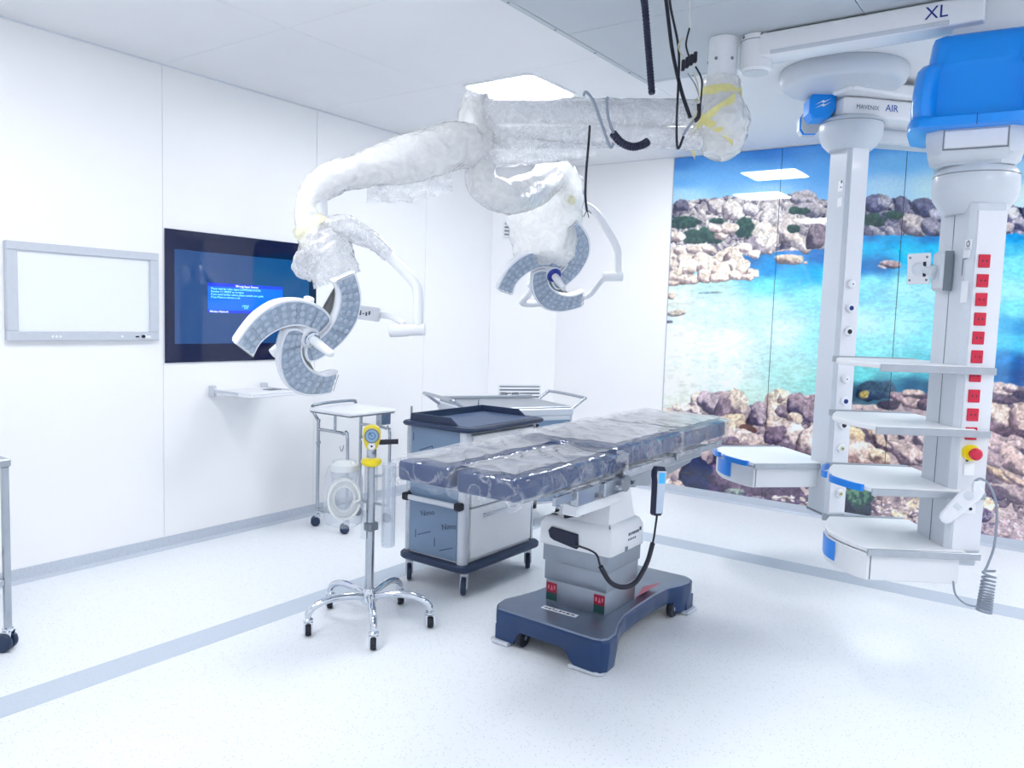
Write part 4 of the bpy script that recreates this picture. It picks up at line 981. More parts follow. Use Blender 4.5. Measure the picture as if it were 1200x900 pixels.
nk = [[(x * .185, y * .15, z) for x, y in octa(1, 1, .3)] for z in (2.345, 2.30)] + [[(x * .175, y * .15, 2.235) for x, y in octa(1, 1, .3)], [(x * .145, y * .13, 2.205) for x, y in octa(1, 1, .32)], [(x * .150, y * .14, 2.190) for x, y in octa(1, 1, .36)]]
obj('neck', B(G2c).loft(nk), M_pend, p2, smooth=40)
obj('service_plate', B(G2c).box((-.115, -.156, 2.255), (.115, -.146, 2.33), .004), M_pendalu, p2)
obj('plate_edge', B(G2c).box((-.118, -.1555, 2.249), (.118, -.148, 2.254)).box((-.118, -.1555, 2.255), (-.114, -.148, 2.332)).box((.114, -.1555, 2.255), (.118, -.148, 2.332)), M_dgrey, p2)
obj('collar', B(rotz((A2.x, A2.y, 0), 0)).lathe([(.11, 1.995), (.135, 2.025), (.160, 2.06), (.166, 2.10), (.164, 2.155), (.158, 2.175), (.14, 2.195)], 48), M_pend, p2, smooth=40)
obj('collar_seam', B(rotz((A2.x, A2.y, 0), 0)).cyl((0, 0, 2.157), (0, 0, 2.160), .1655, seg=48), M_dgrey, p2)
c2 = obj('column', B(G2).prism([(.062, -.14), (.075, -.125), (.075, .125), (.062, .14), (-.055, .14), (-.075, .12), (-.075, -.12), (-.055, -.14)], .56, 2.03), M_pend, p2, smooth=20)
obj('socket_panel', B(G2).box((-.05, -.1445, .57), (.066, -.139, 2.0), .001), M_pendalu, p2)
obj('panel_groove', B(G2).box((-.0765, -.003, .57), (-.0745, .0, 2.0)), M_dgrey, p2)
soc_px = [(1153, 306), (1151, 329), (1149.5, 351), (1148, 374), (1146, 396), (1144.5, 418), (1142.5, 440), (1141, 464), (1139.5, 486), (1137.5, 508)]
fo = G2 @ Vector((0, -.1445, 0)); fn = (G2.to_3x3() @ Vector((0, -1, 0)))
for px, py in soc_px:
    r = ray(px, py); k = (fo - CAM).dot(fn) / r.dot(fn); P = CAM + r * k; L = G2.inverted() @ P
    s_ = obj('socket', B(G2).box((L.x - .024, -.1505, L.z - .027), (L.x + .024, -.1445, L.z + .027), .002), M_red, p2, label='red power socket')
    obj('socket_hole', B(G2).box((L.x + .006, -.1512, L.z - .004), (L.x + .011, -.1503, L.z + .004)).box((L.x - .011, -.1512, L.z - .004), (L.x - .006, -.1503, L.z + .004)), M_black, s_)
# emergency button and small switch plate
def on_face(px, py, F_, y):
    fo_ = F_ @ Vector((0, y, 0)); n_ = F_.to_3x3() @ Vector((0, -1, 0)); r = ray(px, py); return F_.inverted() @ (CAM + r * ((fo_ - CAM).dot(n_) / r.dot(n_)))
L = on_face(1136, 530, G2, -.1445)
e_ = obj('emergency_button', B(G2).cyl((L.x, -.145, L.z), (L.x, -.165, L.z), .034, seg=24), M_yellow2, p2, label='yellow and red emergency button')
obj('button_cap', B(G2).cyl((L.x, -.165, L.z), (L.x, -.185, L.z), .014, seg=16).lathe([(.020, 0), (.025, .006), (.025, .020), (.018, .026)], 20, M=frame((L.x, -.183, L.z), (1, 0, 0), (0, 0, 1), (0, -1, 0))), M_red, e_)
L = on_face(1135, 550, G2, -.1445)
obj('white_plate', B(G2).box((L.x - .022, -.149, L.z - .026), (L.x + .022, -.1445, L.z + .026), .002), M_labelw, p2)
obj('key_tag', B(G2).box((L.x - .014, -.150, L.z + .034), (L.x - .006, -.1445, L.z + .058)), M_black, p2)
L = on_face(1133, 596, G2, -.1445)
op = obj('outlet_plate', B(G2).box((L.x - .034, -.149, L.z - .022), (L.x + .034, -.1445, L.z + .022), .002), M_labelw, p2)
for s_ in (-1, 1): obj('outlet', B(G2).cyl((L.x + s_ * .013, -.149, L.z), (L.x + s_ * .013, -.1505, L.z), .007, seg=12), M_black, op)
# labels on the u-facing side
def on_u(px, py, F_, x):
    fo_ = F_ @ Vector((x, 0, 0)); n_ = F_.to_3x3() @ Vector((-1, 0, 0)); r = ray(px, py); return F_.inverted() @ (CAM + r * ((fo_ - CAM).dot(n_) / r.dot(n_)))
for (a, c), m_ in (((1135, 287), M_labelw), ((1133, 296), M_labelw), ((1130, 342), M_labelw)):
    L = on_u(a, c, G2, -.075); h = .022 if c < 300 else .045
    obj('label_sticker', B(G2).box((-.0762, L.y - .026, L.z - h), (-.075, L.y + .026, L.z + h)), m_, p2)
L = on_u(1134, 287, G2, -.075)
obj('pictogram', B(G2).lathe([(.009, 0), (.013, 0), (.013, .0008), (.009, .0008)], 18, M=frame(G2.inverted() @ (G2 @ Vector((-.0762, L.y - .006, L.z + .004))), (0, 1, 0), (0, 0, 1), (-1, 0, 0)), caps=False), M_black, p2)
L = on_u(1132, 303, G2, -.075)
obj('print', B(G2).box((-.0769, L.y - .016, L.z - .002), (-.0762, L.y + .016, L.z + .001)).box((-.0769, L.y + .019, L.z - .07), (-.0762, L.y + .022, L.z)), M_print, p2)
# monitor bracket
L0 = on_u(1112, 318, G2, -.08)
br = obj('bracket_clamp', B(G2).box((-.125, L0.y - .03, L0.z - .085), (-.075, L0.y + .065, L0.z + .085), .012), M_pend, p2)
obj('bracket_edge', B(G2).box((-.116, L0.y - .034, L0.z - .085), (-.080, L0.y - .030, L0.z + .085)), M_dgrey, br)
pa = G2 @ Vector((-.12, L0.y + .02, L0.z - .005)); pb = gd(1082, 315, 3.52)
obj('bracket_arm', B().tube([pa, pa.lerp(pb, .5), pb], [.032, .024, .026], 14), M_pend, br)
nb = (pb - pa).normalized(); sb = nb.cross(Vector((0, 0, 1))).normalized(); ub = sb.cross(nb)
# plate turned towards the camera
cdir = (CAM - pb).normalized(); pn = (cdir * .8 - rr * .9).normalized(); ps = Vector((0, 0, 1)).cross(pn).normalized(); pu = pn.cross(ps)
FP = frame(pb - rr * .02, ps, pu, pn)
pl = obj('mount_plate', B(FP).box((-.055, -.068, -.004), (.055, .068, .004), .003), M_pendalu, br)
for a_, c in ((-.04, -.05), (.04, -.05), (-.04, .05), (.04, .05)): obj('bolt_hole', B(FP).cyl((a_, c, .004), (a_, c, .005), .006, seg=10), M_dgrey, pl)
for a_, c in ((.03, .02), (.03, -.025)): obj('bolt_hole', B(FP).box((a_ - .007, c - .01, .004), (a_ + .007, c + .01, .0055)), M_black, pl)
obj('hub_ring', B(FP).lathe([(.026, .004), (.030, .007), (.026, .009), (.012, .009)], 20), M_pend, pl)

# shelves of the right pendant.  local: x from -.46 (front) to .03, y from -.17 to .40
def shelf(parent, F_, x0, x1, y0, y1, z, th=.022, drawer=0.0, handles=False, bulge=.07):
    n = 10; front = []
    for k in range(n + 1):
        f = k / n; y = y0 + (y1 - y0) * f; front.append((x0 - bulge * math.sin(math.pi * f) + (.06 * max(0, f - .5)), y))
    poly = [(x1, y0)] + front + [(x1, y1)]
    s_ = obj('shelf', B(F_).prism(poly, z - th, z, bev=.004), M_shelf, parent)
    obj('shelf_rail', B(F_).box((x0 + .0, y0 - .016, z - .034), (x1 + .055, y0 - .004, z - .004), .002), M_greyrail, s_)
    obj('shelf_rail', B(F_).box((x0 + .0, y1 + .004, z - .024), (x1 - .02, y1 + .016, z + .006), .002), M_greyrail, s_)
    if drawer:
        fr = [(x, y) for x, y in front if y0 + .03 <= y <= y1 - .03]
        fr = [(x0 + .01, y0 + .012)] + fr + [(x0 + .05, y1 - .012)]
        dp = [(x1 - .02, y0 + .012)] + fr + [(x1 - .02, y1 - .012)]
        d_ = obj('drawer', B(F_).prism(dp, z - th - drawer, z - th - .006, bev=.004), M_white2, parent)
        # blue insert on the curved front
        m0, m1 = .34, .70; ins = []
        for k in range(7):
            f = m0 + (m1 - m0) * k / 6; y = y0 + (y1 - y0) * f; x = x0 - bulge * math.sin(math.pi * f) + (.06 * max(0, f - .5)); ins.append((x - .003, y))
        dpz0, dpz1 = z - th - drawer * .78, z - th - .012
        b = B(F_); b.loft([[(x, y, dpz0), (x - .003, y, dpz0), (x - .003, y, dpz1), (x, y, dpz1)] for x, y in ins]); obj('blue_insert', b, M_blue2, d_)
        obj('drawer_gap', B(F_).box((x0 + .022, y0 + .0105, z - th - drawer + .004), (x0 + .027, y0 + .0125, z - th - .01)), M_dgrey, d_)
    if handles:
        for m0, m1 in ((.04, .44), (.55, .97)):
            P_ = []
            for k in range(8):
                f = m0 + (m1 - m0) * k / 7; y = y0 + (y1 - y0) * f; x = x0 - bulge * math.sin(math.pi * f) + (.06 * max(0, f - .5)); P_.append((x - .012 - (.012 if 0 < k < 7 else 0), y, z - .008))
            b = B(F_); b.loft([[(x, y, z_ - .016), (x - .012, y, z_ - .016), (x - .012, y, z_ + .014), (x, y, z_ + .014)] for x, y, z_ in P_]); obj('shelf_handle', b, M_bluehandle, s_)
    return s_
for z, dr, hn in ((1.357, 0, False), (1.094, 0, False), (.832, 0, True), (.572, .125, False)):
    shelf(p2, G2, -.415, .0, -.165, .375, z, drawer=dr, handles=hn)
# cable tray foot of the pendant
obj('foot_block', B(G2).box((-.04, -.135, .50), (.06, .10, .56), .006), M_pend, p2)

# left pendant
A1 = Vector((-1.186, 4.95)); TH1 = 46.0
G1 = rotz((A1.x, A1.y, 0), TH1)
p1 = thing('ceiling_pendant', 'left-hand medical pendant with gas outlets and one blue-handled drawer shelf', 'pendant', (A1.x, A1.y, .38), group='ceiling pendants')
obj('column', B(G1).prism([(.055, -.10), (.066, -.088), (.066, .088), (.055, .10), (-.05, .10), (-.066, .085), (-.066, -.085), (-.05, -.10)], .40, 2.57), M_pend, p1, smooth=20)
obj('outlet_panel', B(G1).box((-.045, -.1045, .41), (.058, -.099, 2.54), .001), M_pendalu, p1)
obj('collar', B(rotz((A1.x, A1.y, 0), 0)).lathe([(.115, 2.52), (.15, 2.555), (.172, 2.60), (.176, 2.665), (.170, 2.685), (.15, 2.70)], 44), M_pend, p1, smooth=40)
obj('collar_seam', B(rotz((A1.x, A1.y, 0), 0)).cyl((0, 0, 2.667), (0, 0, 2.670), .1775, seg=44), M_dgrey, p1)
obj('foot', B(G1).box((-.068, -.102, .385), (.060, .102, .402), .004), M_dgrey, p1)
# arm with blue end cap
hd = obj('arm', B(G1).prism([(-.0, -.115), (.95, -.09), (.95, .09), (0, .115), (-.12, .10), (-.12, -.10)], 2.695, 2.80, bev=.012), M_white, p1)
octp = [(-.105, .03), (-.06, .075), (.06, .085), (.10, .05), (.10, -.03), (.055, -.085), (-.07, -.085), (-.105, -.05)]
cp = gy(964, 122, 4.80)
FE = frame(cp, rr, Vector((0, 0, 1)), -ff)
cap = obj('blue_end_cap', B(FE).prism([(x * .75, y * 1.0) for x, y in octp], -.09, .012, bev=.006), M_blue, p1)
for k in range(2):
    obj('emblem', B(FE).prism([(-.046, -.028 + k * .020), (-.010, -.012 + k * .020), (.000, -.018 + k * .020), (.044, .008 + k * .020), (.010, -.007 + k * .020), (-.002, -.002 + k * .020)], .012, .0135), M_labelw, cap)
cp2 = gy(950, 143, 5.12)
FE2 = frame(cp2, rr, Vector((0, 0, 1)), -ff)
c2_ = obj('blue_end_cap', B(FE2).prism([(x * .62, y * .9) for x, y in octp], -.012, .0, bev=.003), M_blue, p1)
obj('cap_face', B(FE2).prism([(x * .62 + .008, y * .86 + .004) for x, y in octp], -.08, .006, bev=.004), M_pend, c2_)
La = gy(990, 122, 4.80); 
FT = frame(La, (G1.to_3x3() @ Vector((1, 0, 0))), (0, 0, 1), (G1.to_3x3() @ Vector((0, -1, 0))))
side = G1 @ Vector((0, -.1165, 2.735))
sl = G1.inverted()
ftx = frame(G1 @ Vector((-.05, -.1175, 2.733)), G1.to_3x3() @ Vector((1, .026, 0)), (0, 0, 1), G1.to_3x3() @ Vector((0.026, -1, 0)))
text('maker_name', 'MAVENIX', .034, ftx, M_inkgrey, p1)
ftx2 = frame(G1 @ Vector((.135, -.1125, 2.733)), G1.to_3x3() @ Vector((1, .026, 0)), (0, 0, 1), G1.to_3x3() @ Vector((0.026, -1, 0)))
text('model_name', 'AIR', .055, ftx2, M_inkblue, p1)
obj('arm_stripe', B(G1).box((.26, -.1125, 2.728), (.92, -.093, 2.748)), M_labelw, p1)
obj('lower_arm', B(G1).box((-.02, .08, 2.60), (.95, .22, 2.69), .012), M_pend, p1)
obj('elbow', B(G1).cyl((.88, .03, 2.58), (.88, .03, 2.87), .11, seg=28), M_white, p1)
el = G1 @ Vector((.88, .03, 0)); DC = gz(988, 84, ZC)
dd = Vector((DC.x, DC.y, 0)) - Vector((el.x, el.y, 0)); L_d = dd.length; an = math.degrees(math.atan2(dd.y, dd.x))
obj('upper_arm', B(rotz((el.x, el.y, 0), an)).box((0, -.085, 2.805), (L_d, .085, 2.875), .012), M_white, p1)
t = obj('ceiling_cover', B(rotz((DC.x, DC.y, 0), 0)).lathe([(.275, 2.822), (.298, 2.825), (.322, 2.842), (.336, 2.872), (.336, 2.905), (.330, ZC)], 56), M_pend, p1, smooth=50)
# gas outlets
for (px, py), m_ in zip([(997, 333), (995.5, 361), (993.5, 388.5), (990, 444), (989, 470), (987, 498), (985, 525), (983, 578)],
                        [M_labelw, M_ink, M_black, M_labelw, M_ink, M_black, M_wirey, M_wirey]):
    L = on_face(px, py, G1, -.1045); FO = G1 @ frame((L.x, -.1045, L.z), (1, 0, 0), (0, 0, 1), (0, -1, 0))
    g_ = obj('gas_outlet', B(FO).lathe([(.026, 0), (.027, .008), (.024, .018), (.020, .020)], 24), M_white2, p1)
    obj('outlet_core', B(FO).lathe([(.0135, .020), (.0135, .023), (.006, .024)], 18), m_, g_)
    obj('outlet_hole', B(FO).cyl((0, 0, .023), (0, 0, .0247), .0045, seg=10), M_black, g_)
for a, c, h in ((985, 218, .03), (984, 237, .025)):
    L = on_u(a, c, G1, -.066); obj('label_sticker', B(G1).box((-.0672, L.y - .022, L.z - h), (-.066, L.y + .022, L.z + h)), M_labelw, p1)
L = on_u(986, 214, G1, -.066)
obj('pictogram', B(G1).box((-.0678, L.y - .012, L.z - .004), (-.0672, L.y + .004, L.z + .012)).box((-.0678, L.y - .008, L.z - .03), (-.0672, L.y + .006, L.z - .022)), M_print, p1)
A_ = G1.inverted() @ gz(885, 543, .69); B_ = G1.inverted() @ gz(975, 543, .69); C_ = G1.inverted() @ gz(846, 523, .69)
shelf(p1, G1, A_.x, B_.x + .02, A_.y + .02, C_.y - .01, .69, drawer=.13, handles=True, bulge=.05)

# hand control hanging on the right pendant, with its coiled lead
hp = on_face(1128, 587, G2, -.19); HC = G2 @ Vector((hp.x, -.19, hp.z))
t = thing('hand_control', 'pale grey hand control hooked to pendant rail with coiled grey lead', 'hand control', gd(1157, 718, 3.36))
ha, hb = gd(1110, 605, 3.28), gd(1142, 575, 3.26)
hz_ = (hb - ha).normalized(); hn_ = (CAM - ha).normalized(); hs_ = hz_.cross(hn_).normalized(); hn_ = hs_.cross(hz_)
FH = frame(ha, hs_, hz_, hn_)
Lh = (hb - ha).length
body = [(-.026, -.01), (-.018, -.026), (0, -.032), (.018, -.026), (.026, -.01), (.034, Lh * .6), (.038, Lh * .9), (.030, Lh + .022), (0, Lh + .03), (-.030, Lh + .022), (-.038, Lh * .9), (-.034, Lh * .6)]
hb_o = obj('handset', B(FH).prism(body, -.022, .018, bev=.008), M_pendalu, t)
obj('button', B(FH).lathe([(.019, .018), (.019, .021), (.010, .022)], 20, M=Matrix.Translation((0, Lh * .78, 0))), M_pend, hb_o)
obj('button', B(FH).box((-.014, Lh * .30, .018), (.014, Lh * .44, .020), .003), M_pend, hb_o)
obj('hook', B().box((0, 0, 0), (.05, .012, .045), .003, M=frame(gd(1140, 577, 3.24), rr, ff, Vector((0, 0, 1)))), M_pendalu, hb_o)
lead = [gd(1142, 564, 3.28), gd(1150, 561, 3.28), gd(1160, 570, 3.28), gd(1167, 588, 3.28), gd(1168, 612, 3.28), gd(1165, 640, 3.28), gd(1159, 658, 3.28), gd(1154, 669, 3.28)]
obj('lead', B().tube(lead, .0052, 8, sub=6), M_wireg, t, smooth=60)
coil = []; c0 = gd(1160, 668, 3.32); c1 = gd(1153, 717, 3.32)
turns = 13
for k in range(turns * 14 + 1):
    f = k / (turns * 14); g = f ** .72; a_ = 2 * math.pi * turns * f; r = .024 + .004 * f
    coil.append(c0.lerp(c1, g) + rr * (math.cos(a_) * r) + ff * (math.sin(a_) * r) + Vector((0, 0, -.004 * math.cos(a_))))
obj('coil', B().tube(coil, .0047, 6), M_wireg, t, smooth=60)
obj('lead', B().tube([gd(1146, 711, 3.32), gd(1132, 708, 3.32), gd(1120, 697, 3.34), gd(1117, 681, 3.36)], .0042, 7, sub=6), M_wireg, t, smooth=60)

# ================================================================== OPERATING TABLE
TX = -1.845
ot = thing('operating_table', 'operating table with plastic-covered navy cushions on steel column and blue base', 'operating table', (TX, 3.36, 0))
# base: waisted plan with four feet
bp = [(-2.105, 2.875), (-2.09, 2.858), (-1.575, 2.838), (-1.535, 2.85), (-1.515, 2.885), (-1.520, 2.96), (-1.565, 3.07), (-1.590, 3.17), (-1.600, 3.30), (-1.605, 3.50), (-1.597, 3.64), (-1.560, 3.74), (-1.548, 3.81), (-1.565, 3.865), (-1.61, 3.89),
      (-2.08, 3.89), (-2.125, 3.865), (-2.142, 3.81), (-2.13, 3.74), (-2.093, 3.64), (-2.085, 3.50), (-2.085, 3.30), (-2.095, 3.17), (-2.118, 3.07), (-2.145, 2.98), (-2.135, 2.92)]
bi = inset(bp, .05)
def skirt():
    pts = []; n = len(bp)
    for i in range(n):
        p, q = Vector(bp[i]), Vector(bp[(i + 1) % n]); k = max(1, int((q - p).length / .012))
        pts += [p.lerp(q, j / k) for j in range(k)]
    poly = [(p.x, p.y) for p in pts]; a = inset(poly, 0.0); lo_ = inset(poly, .010); inn = inset(poly, .030); hi_ = inset(poly, .006)
    def ramp(v, a0, a1): t = min(1, max(0, (v - a0) / (a1 - a0))); return t * t * (3 - 2 * t)
    r0, r1, r2, r3, r4 = [], [], [], [], []
    for i, (x, y) in enumerate(poly):
        front = y < 2.90 or y > 3.84
        if front: g = ramp(x, -2.005, -1.965) * (1 - ramp(x, -1.735, -1.665))
        else: g = ramp(y, 2.975, 3.06) * (1 - ramp(y, 3.66, 3.72))
        zb = .018 + .062 * g
        r0.append((*inn[i], zb)); r1.append((*lo_[i], zb)); r2.append((x, y, max(zb + .01, .105))); r3.append((x, y, .150)); r4.append((*hi_[i], .160))
    b = B(); b.loft([r0, r1, r2, r3, r4], caps=False); return b
obj('base_cover', skirt(), M_navy, ot, smooth=30)
obj('base_underside', B().prism(inset(bp, .034), .075, .158), M_black, ot)
obj('base_seam', B().prism(inset(bp, .001), .137, .1395), M_ink, ot)
dk = inset(bp, .008)
obj('deck_plate', B().loft([[(x, y, .159) for x, y in dk], [(x, y, .166) for x, y in inset(bp, .012)], [(x, y, .168) for x, y in inset(bp, .022)]]), M_deck, ot, smooth=30)
def foot(sx, sy):
    x = -1.526 if sx > 0 else -2.132; y = 2.848 if sy < 0 else 3.882; s1 = -sx; s2 = -sy; w_ = .17 if sx * sy < 0 else .115
    bot = [(x + s1 * .006, y + s2 * .02), (x + s1 * .03, y), (x + s1 * w_, y), (x + s1 * w_, y + s2 * .035), (x + s1 * .05, y + s2 * .12), (x + s1 * .012, y + s2 * .12)]
    if s1 * s2 < 0: bot = bot[::-1]
    f_ = obj('foot', B().prism(bot, .002, .020, bev=.004), M_vframe, ot, smooth=30)
    obj('foot_core', B().prism([(x + s1 * .03, y + s2 * .02), (x + s1 * (w_ - .02), y + s2 * .02), (x + s1 * .05, y + s2 * .10), (x + s1 * .03, y + s2 * .10)], .018, .09), M_navy, f_)
for sx in (-1, 1):
    for sy in (-1, 1): foot(sx, sy)
for x, y in ((-1.972, 2.905), (-1.60, 3.70), (-2.08, 3.70)):
    w_ = obj('wheel', B(frame((x, y, .045), (0, 1, 0), (0, 0, 1), (1, 0, 0))).lathe([(.012, -.014), (.040, -.014), (.044, -.008), (.044, .008), (.040, .014), (.012, .014)], 22), M_black, ot)
    obj('wheel_hub', B().cyl((x - .017, y, .045), (x + .017, y, .045), .012, seg=12), M_chrome, w_)
# telescopic column
obj('column_foot', B().box((-1.975, 3.085, .166), (-1.655, 3.385, .285), .006, seg=2), M_colsteel, ot)
obj('column_middle', B().box((-1.982, 3.080, .275), (-1.648, 3.390, .375), .006, seg=2), M_colsteel, ot)
obj('column_sleeve', B().box((-1.990, 3.074, .366), (-1.642, 3.396, .460), .006, seg=2), M_colsteel, ot)
hp_ = [(-2.005, 3.068), (-1.642, 3.068), (-1.628, 3.085), (-1.628, 3.385), (-1.642, 3.402), (-1.995, 3.402), (-2.012, 3.385), (-2.012, 3.085)]
hs = [(z, d_) for z, d_ in ((.445, .004), (.450, 0), (.545, .002), (.570, .018), (.585, .05))]
b = B(); b.loft([[(x, y, z + (.012 if 0 else 0)) for x, y in (inset(hp_, d_) if d_ else hp_)] for z, d_ in hs])
hs_o = obj('column_housing', b, M_white2, ot, smooth=45)
blk = [(-1.955, .515), (-1.940, .535), (-1.795, .525), (-1.792, .462), (-1.80, .455), (-1.925, .475), (-1.945, .485)]
obj('control_panel', B(frame((0, 3.068, 0), (1, 0, 0), (0, 0, 1), (0, -1, 0))).prism(blk, .0, .012, bev=.003), M_hose, hs_o)
F_s = frame((-1.626, 3.25, .530), (0, 1, 0), (0, 0, 1), (1, 0, 0))
for k, wd in enumerate((.012, .010, .013, .011, .012, .010, .016)):
    obj('print_mark', B().box((-1.6285, 3.235 + k * .0185, .513 + (.004 if k == 6 else 0)), (-1.6275, 3.235 + k * .0185 + wd, .526 + (.008 if k == 6 else 0))), M_print, hs_o)
for k, wd in enumerate((.010, .011, .009, .010, .011)):
    obj('print_mark', B().box((-1.6285, 3.232 + k * .0165, .490), (-1.6275, 3.232 + k * .0165 + wd, .499)), M_inkgrey, hs_o)
obj('lock_tab', B().box((-1.630, 3.205, .445), (-1.624, 3.228, .468), .002), M_dgrey, hs_o)
# warning labels and plate
for x in (-1.968, -1.712):
    lb_ = obj('warning_label', B().box((x, 3.083, .215), (x + .055, 3.0855, .262)), M_redl, ot, label='dark red and green warning label')
    obj('label_lower_half', B().box((x, 3.083, .178), (x + .055, 3.0855, .215)), M_greenl, lb_)
    obj('label_print', B().prism([(x + .022, .226), (x + .036, .226), (x + .029, .252)], -3.0828, -3.0822, M=frame((0, 0, 0), (1, 0, 0), (0, 0, 1), (0, -1, 0))).box((x + .040, 3.0822, .232), (x + .048, 3.0829, .250)).box((x + .008, 3.0822, .230), (x + .016, 3.0829, .248)), M_pink, lb_)
np_ = obj('name_plate', B().box((-1.938, 2.99, .1675), (-1.752, 3.025, .1692), .0006), M_labelw, ot)
for k, (a_, c, wd, ht) in enumerate(((.012, .012, .020, .010), (.036, .008, .012, .014), (.054, .014, .010, .012), (.070, .008, .016, .008), (.092, .010, .012, .016), (.110, .012, .014, .010), (.130, .008, .018, .014), (.156, .010, .016, .012))):
    obj('plate_print', B().box((-1.938 + a_, 2.992 + c * .8, .1692), (-1.938 + a_ + wd, 2.992 + c * .8 + ht, .1697)), M_print, np_)
obj('pink_sheet', B().add([(-1.655, 3.40, .172), (-1.63, 3.30, .20), (-1.60, 3.42, .215), (-1.615, 3.60, .205), (-1.70, 3.56, .172)], [(0, 1, 2), (0, 2, 3, 4)]), M_pink, ot, smooth=0)
# neck and frame
nkx = [(-1.80, 3.10), (-1.66, 3.10), (-1.66, 3.24), (-1.80, 3.24)]
b = B(); b.loft([[(-1.935, 3.10, .578), (-1.665, 3.10, .578), (-1.665, 3.36, .578), (-1.935, 3.36, .578)], [(-1.925, 3.13, .64), (-1.675, 3.13, .64), (-1.675, 3.35, .64), (-1.925, 3.35, .64)],
                 [(-1.91, 3.16, .745), (-1.69, 3.16, .745), (-1.69, 3.34, .745), (-1.91, 3.34, .745)]])
obj('neck', b, M_white2, ot, smooth=20)
obj('tilt_lever', B().tube([(-1.86, 3.04, .60), (-1.80, 3.10, .612), (-1.78, 3.14, .64)], .010, 10), M_black, ot)
zt = lambda y: .862 + (y - 2.24) * .0085      # underside of the cushions
# steel frame under the pads
obj('top_frame', B().box((-2.03, 3.02, .765), (-1.66, 4.14, .835), .01), M_steel2, ot)
obj('frame_cover', B().loft([[(x, 3.55, .69), (x, 4.05, .74), (x, 4.14, .78), (x, 4.14, .835), (x, 3.10, .835), (x, 3.10, .76)] for x in (-2.0, -1.69)]), M_steel2, ot)
for x in (-2.105, -1.585):
    obj('side_rail', B().box((x - .007, 3.06, .815), (x + .007, 3.55, .848), .002), M_steel, ot)
    obj('side_rail', B().box((x - .007, 3.62, .822), (x + .007, 4.22, .855), .002), M_steel, ot)
    for y in (3.12, 3.45, 3.70, 4.12): obj('rail_spacer', B().box((min(x, x + (TX - x) * .3), y - .018, .822), (max(x, x + (TX - x) * .3), y + .018, .840), .003), M_steel, ot)
for x0, x1 in ((-2.135, -1.868), (-1.838, -1.575)):
    obj('leg_frame', B().box((x0 + .05, 2.36, .815), (x1 - .05, 3.12, .850), .006), M_steel2, ot)
for y0_, y1_ in ((2.64, 2.78), (2.86, 3.02)):
    obj('rail_clamp', B().box((-1.592, y0_, .765), (-1.556, y1_, .83), .005), M_steel, ot)
obj('leg_rail', B().box((-1.585, 2.50, .79), (-1.572, 3.06, .825), .002), M_steel, ot)
obj('hinge_bar', B().box((-1.68, 2.72, .70), (-1.60, 3.12, .755), .008), M_white2, ot)
for y in (2.98, 3.10):
    obj('joint_lever', B().cyl((-1.60, y, .78), (-1.545, y + .01, .79), .016, seg=14), M_steel, ot)
obj('joint_knob', B().cyl((-1.60, 3.04, .80), (-1.55, 3.04, .80), .036, seg=20), M_steel2, ot)

def cushion(x0, x1, y0_, y1_, zb, zt_, slope, nm='cushion', seed=0):
    M = Matrix.Translation((0, y0_, 0)) @ Matrix.Rotation(math.atan(slope), 4, 'X') @ Matrix.Translation((0, -y0_, 0))
    c = obj(nm, B(M).box((x0, y0_, zb), (x1, y1_, zt_), .018, seg=3), M_cush, ot, smooth=60)
    # loose clear film over it: top, ends and sides
    nxs, nys = 34, max(20, int((y1_ - y0_) / .016)); g = .005; b = B(M)
    drop = (zt_ - zb) + .024
    def prof(u, w0, w1, drp):       # u 0..1 across -> (offset, z drop)
        tot = (w1 - w0) + 2 * drp; s_ = u * tot
        if s_ < drp: return w0 - g, drp - s_
        if s_ > drp + (w1 - w0): return w1 + g, s_ - drp - (w1 - w0)
        return w0 + (s_ - drp), 0.0
    for j in range(nys + 1):
        yv, zy = prof(j / nys, y0_, y1_, drop)
        for i in range(nxs + 1):
            xv, zx = prof(i / nxs, x0, x1, drop)
            dz = max(zx, zy); p = Vector((xv, yv, zt_ + g - dz))
            q = Vector((p.x * 6 + seed, p.y * 9 - p.x * 5, p.z * 9)); r1 = 1 - abs(noise.noise(q)) * 2; r2 = noise.noise(q * 2.7 + Vector((3, 1, seed)))
            a_ = .007 * max(0, r1) ** 4 + .003 * (r2 + .5)
            if dz > .002: 
                out = Vector(((-1 if xv < x0 else 1 if xv > x1 else 0), (-1 if yv < y0_ else 1 if yv > y1_ else 0), 0))
                p += out * (a_ * 1.7 + .004) + Vector((0, 0, (r2 * .030) if dz > drop * .86 else 0))
            else: p.z += a_
            b.v.append(b.M @ p)
    w_ = nxs + 1
    for j in range(nys):
        for i in range(nxs): b.f.append((j * w_ + i, j * w_ + i + 1, (j + 1) * w_ + i + 1, (j + 1) * w_ + i))
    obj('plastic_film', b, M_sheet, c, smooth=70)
    # second film layer, added so its reflection whitens the cushion top
    b = B(M); n1, n2 = 22, max(20, int((y1_ - y0_) / .02)); e_ = .012
    for j in range(n2 + 1):
        for i in range(n1 + 1):
            x = x0 + e_ + (x1 - x0 - 2 * e_) * i / n1; y = y0_ + e_ + (y1_ - y0_ - 2 * e_) * j / n2
            q = Vector((x * 5 + seed * 2, y * 8 + x * 6, 3)); r1 = max(0, 1 - abs(noise.noise(q)) * 2.2) ** 3
            b.v.append(b.M @ Vector((x, y, zt_ + .019 + .006 * r1 + .002 * noise.noise(q * 2.2))))
    for j in range(n2):
        for i in range(n1): b.f.append((j * (n1 + 1) + i, j * (n1 + 1) + i + 1, (j + 1) * (n1 + 1) + i + 1, (j + 1) * (n1 + 1) + i))
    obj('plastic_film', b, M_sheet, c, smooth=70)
    return c
cushion(-2.14, -1.872, 2.24, 3.06, .850, .930, .006, seed=1)
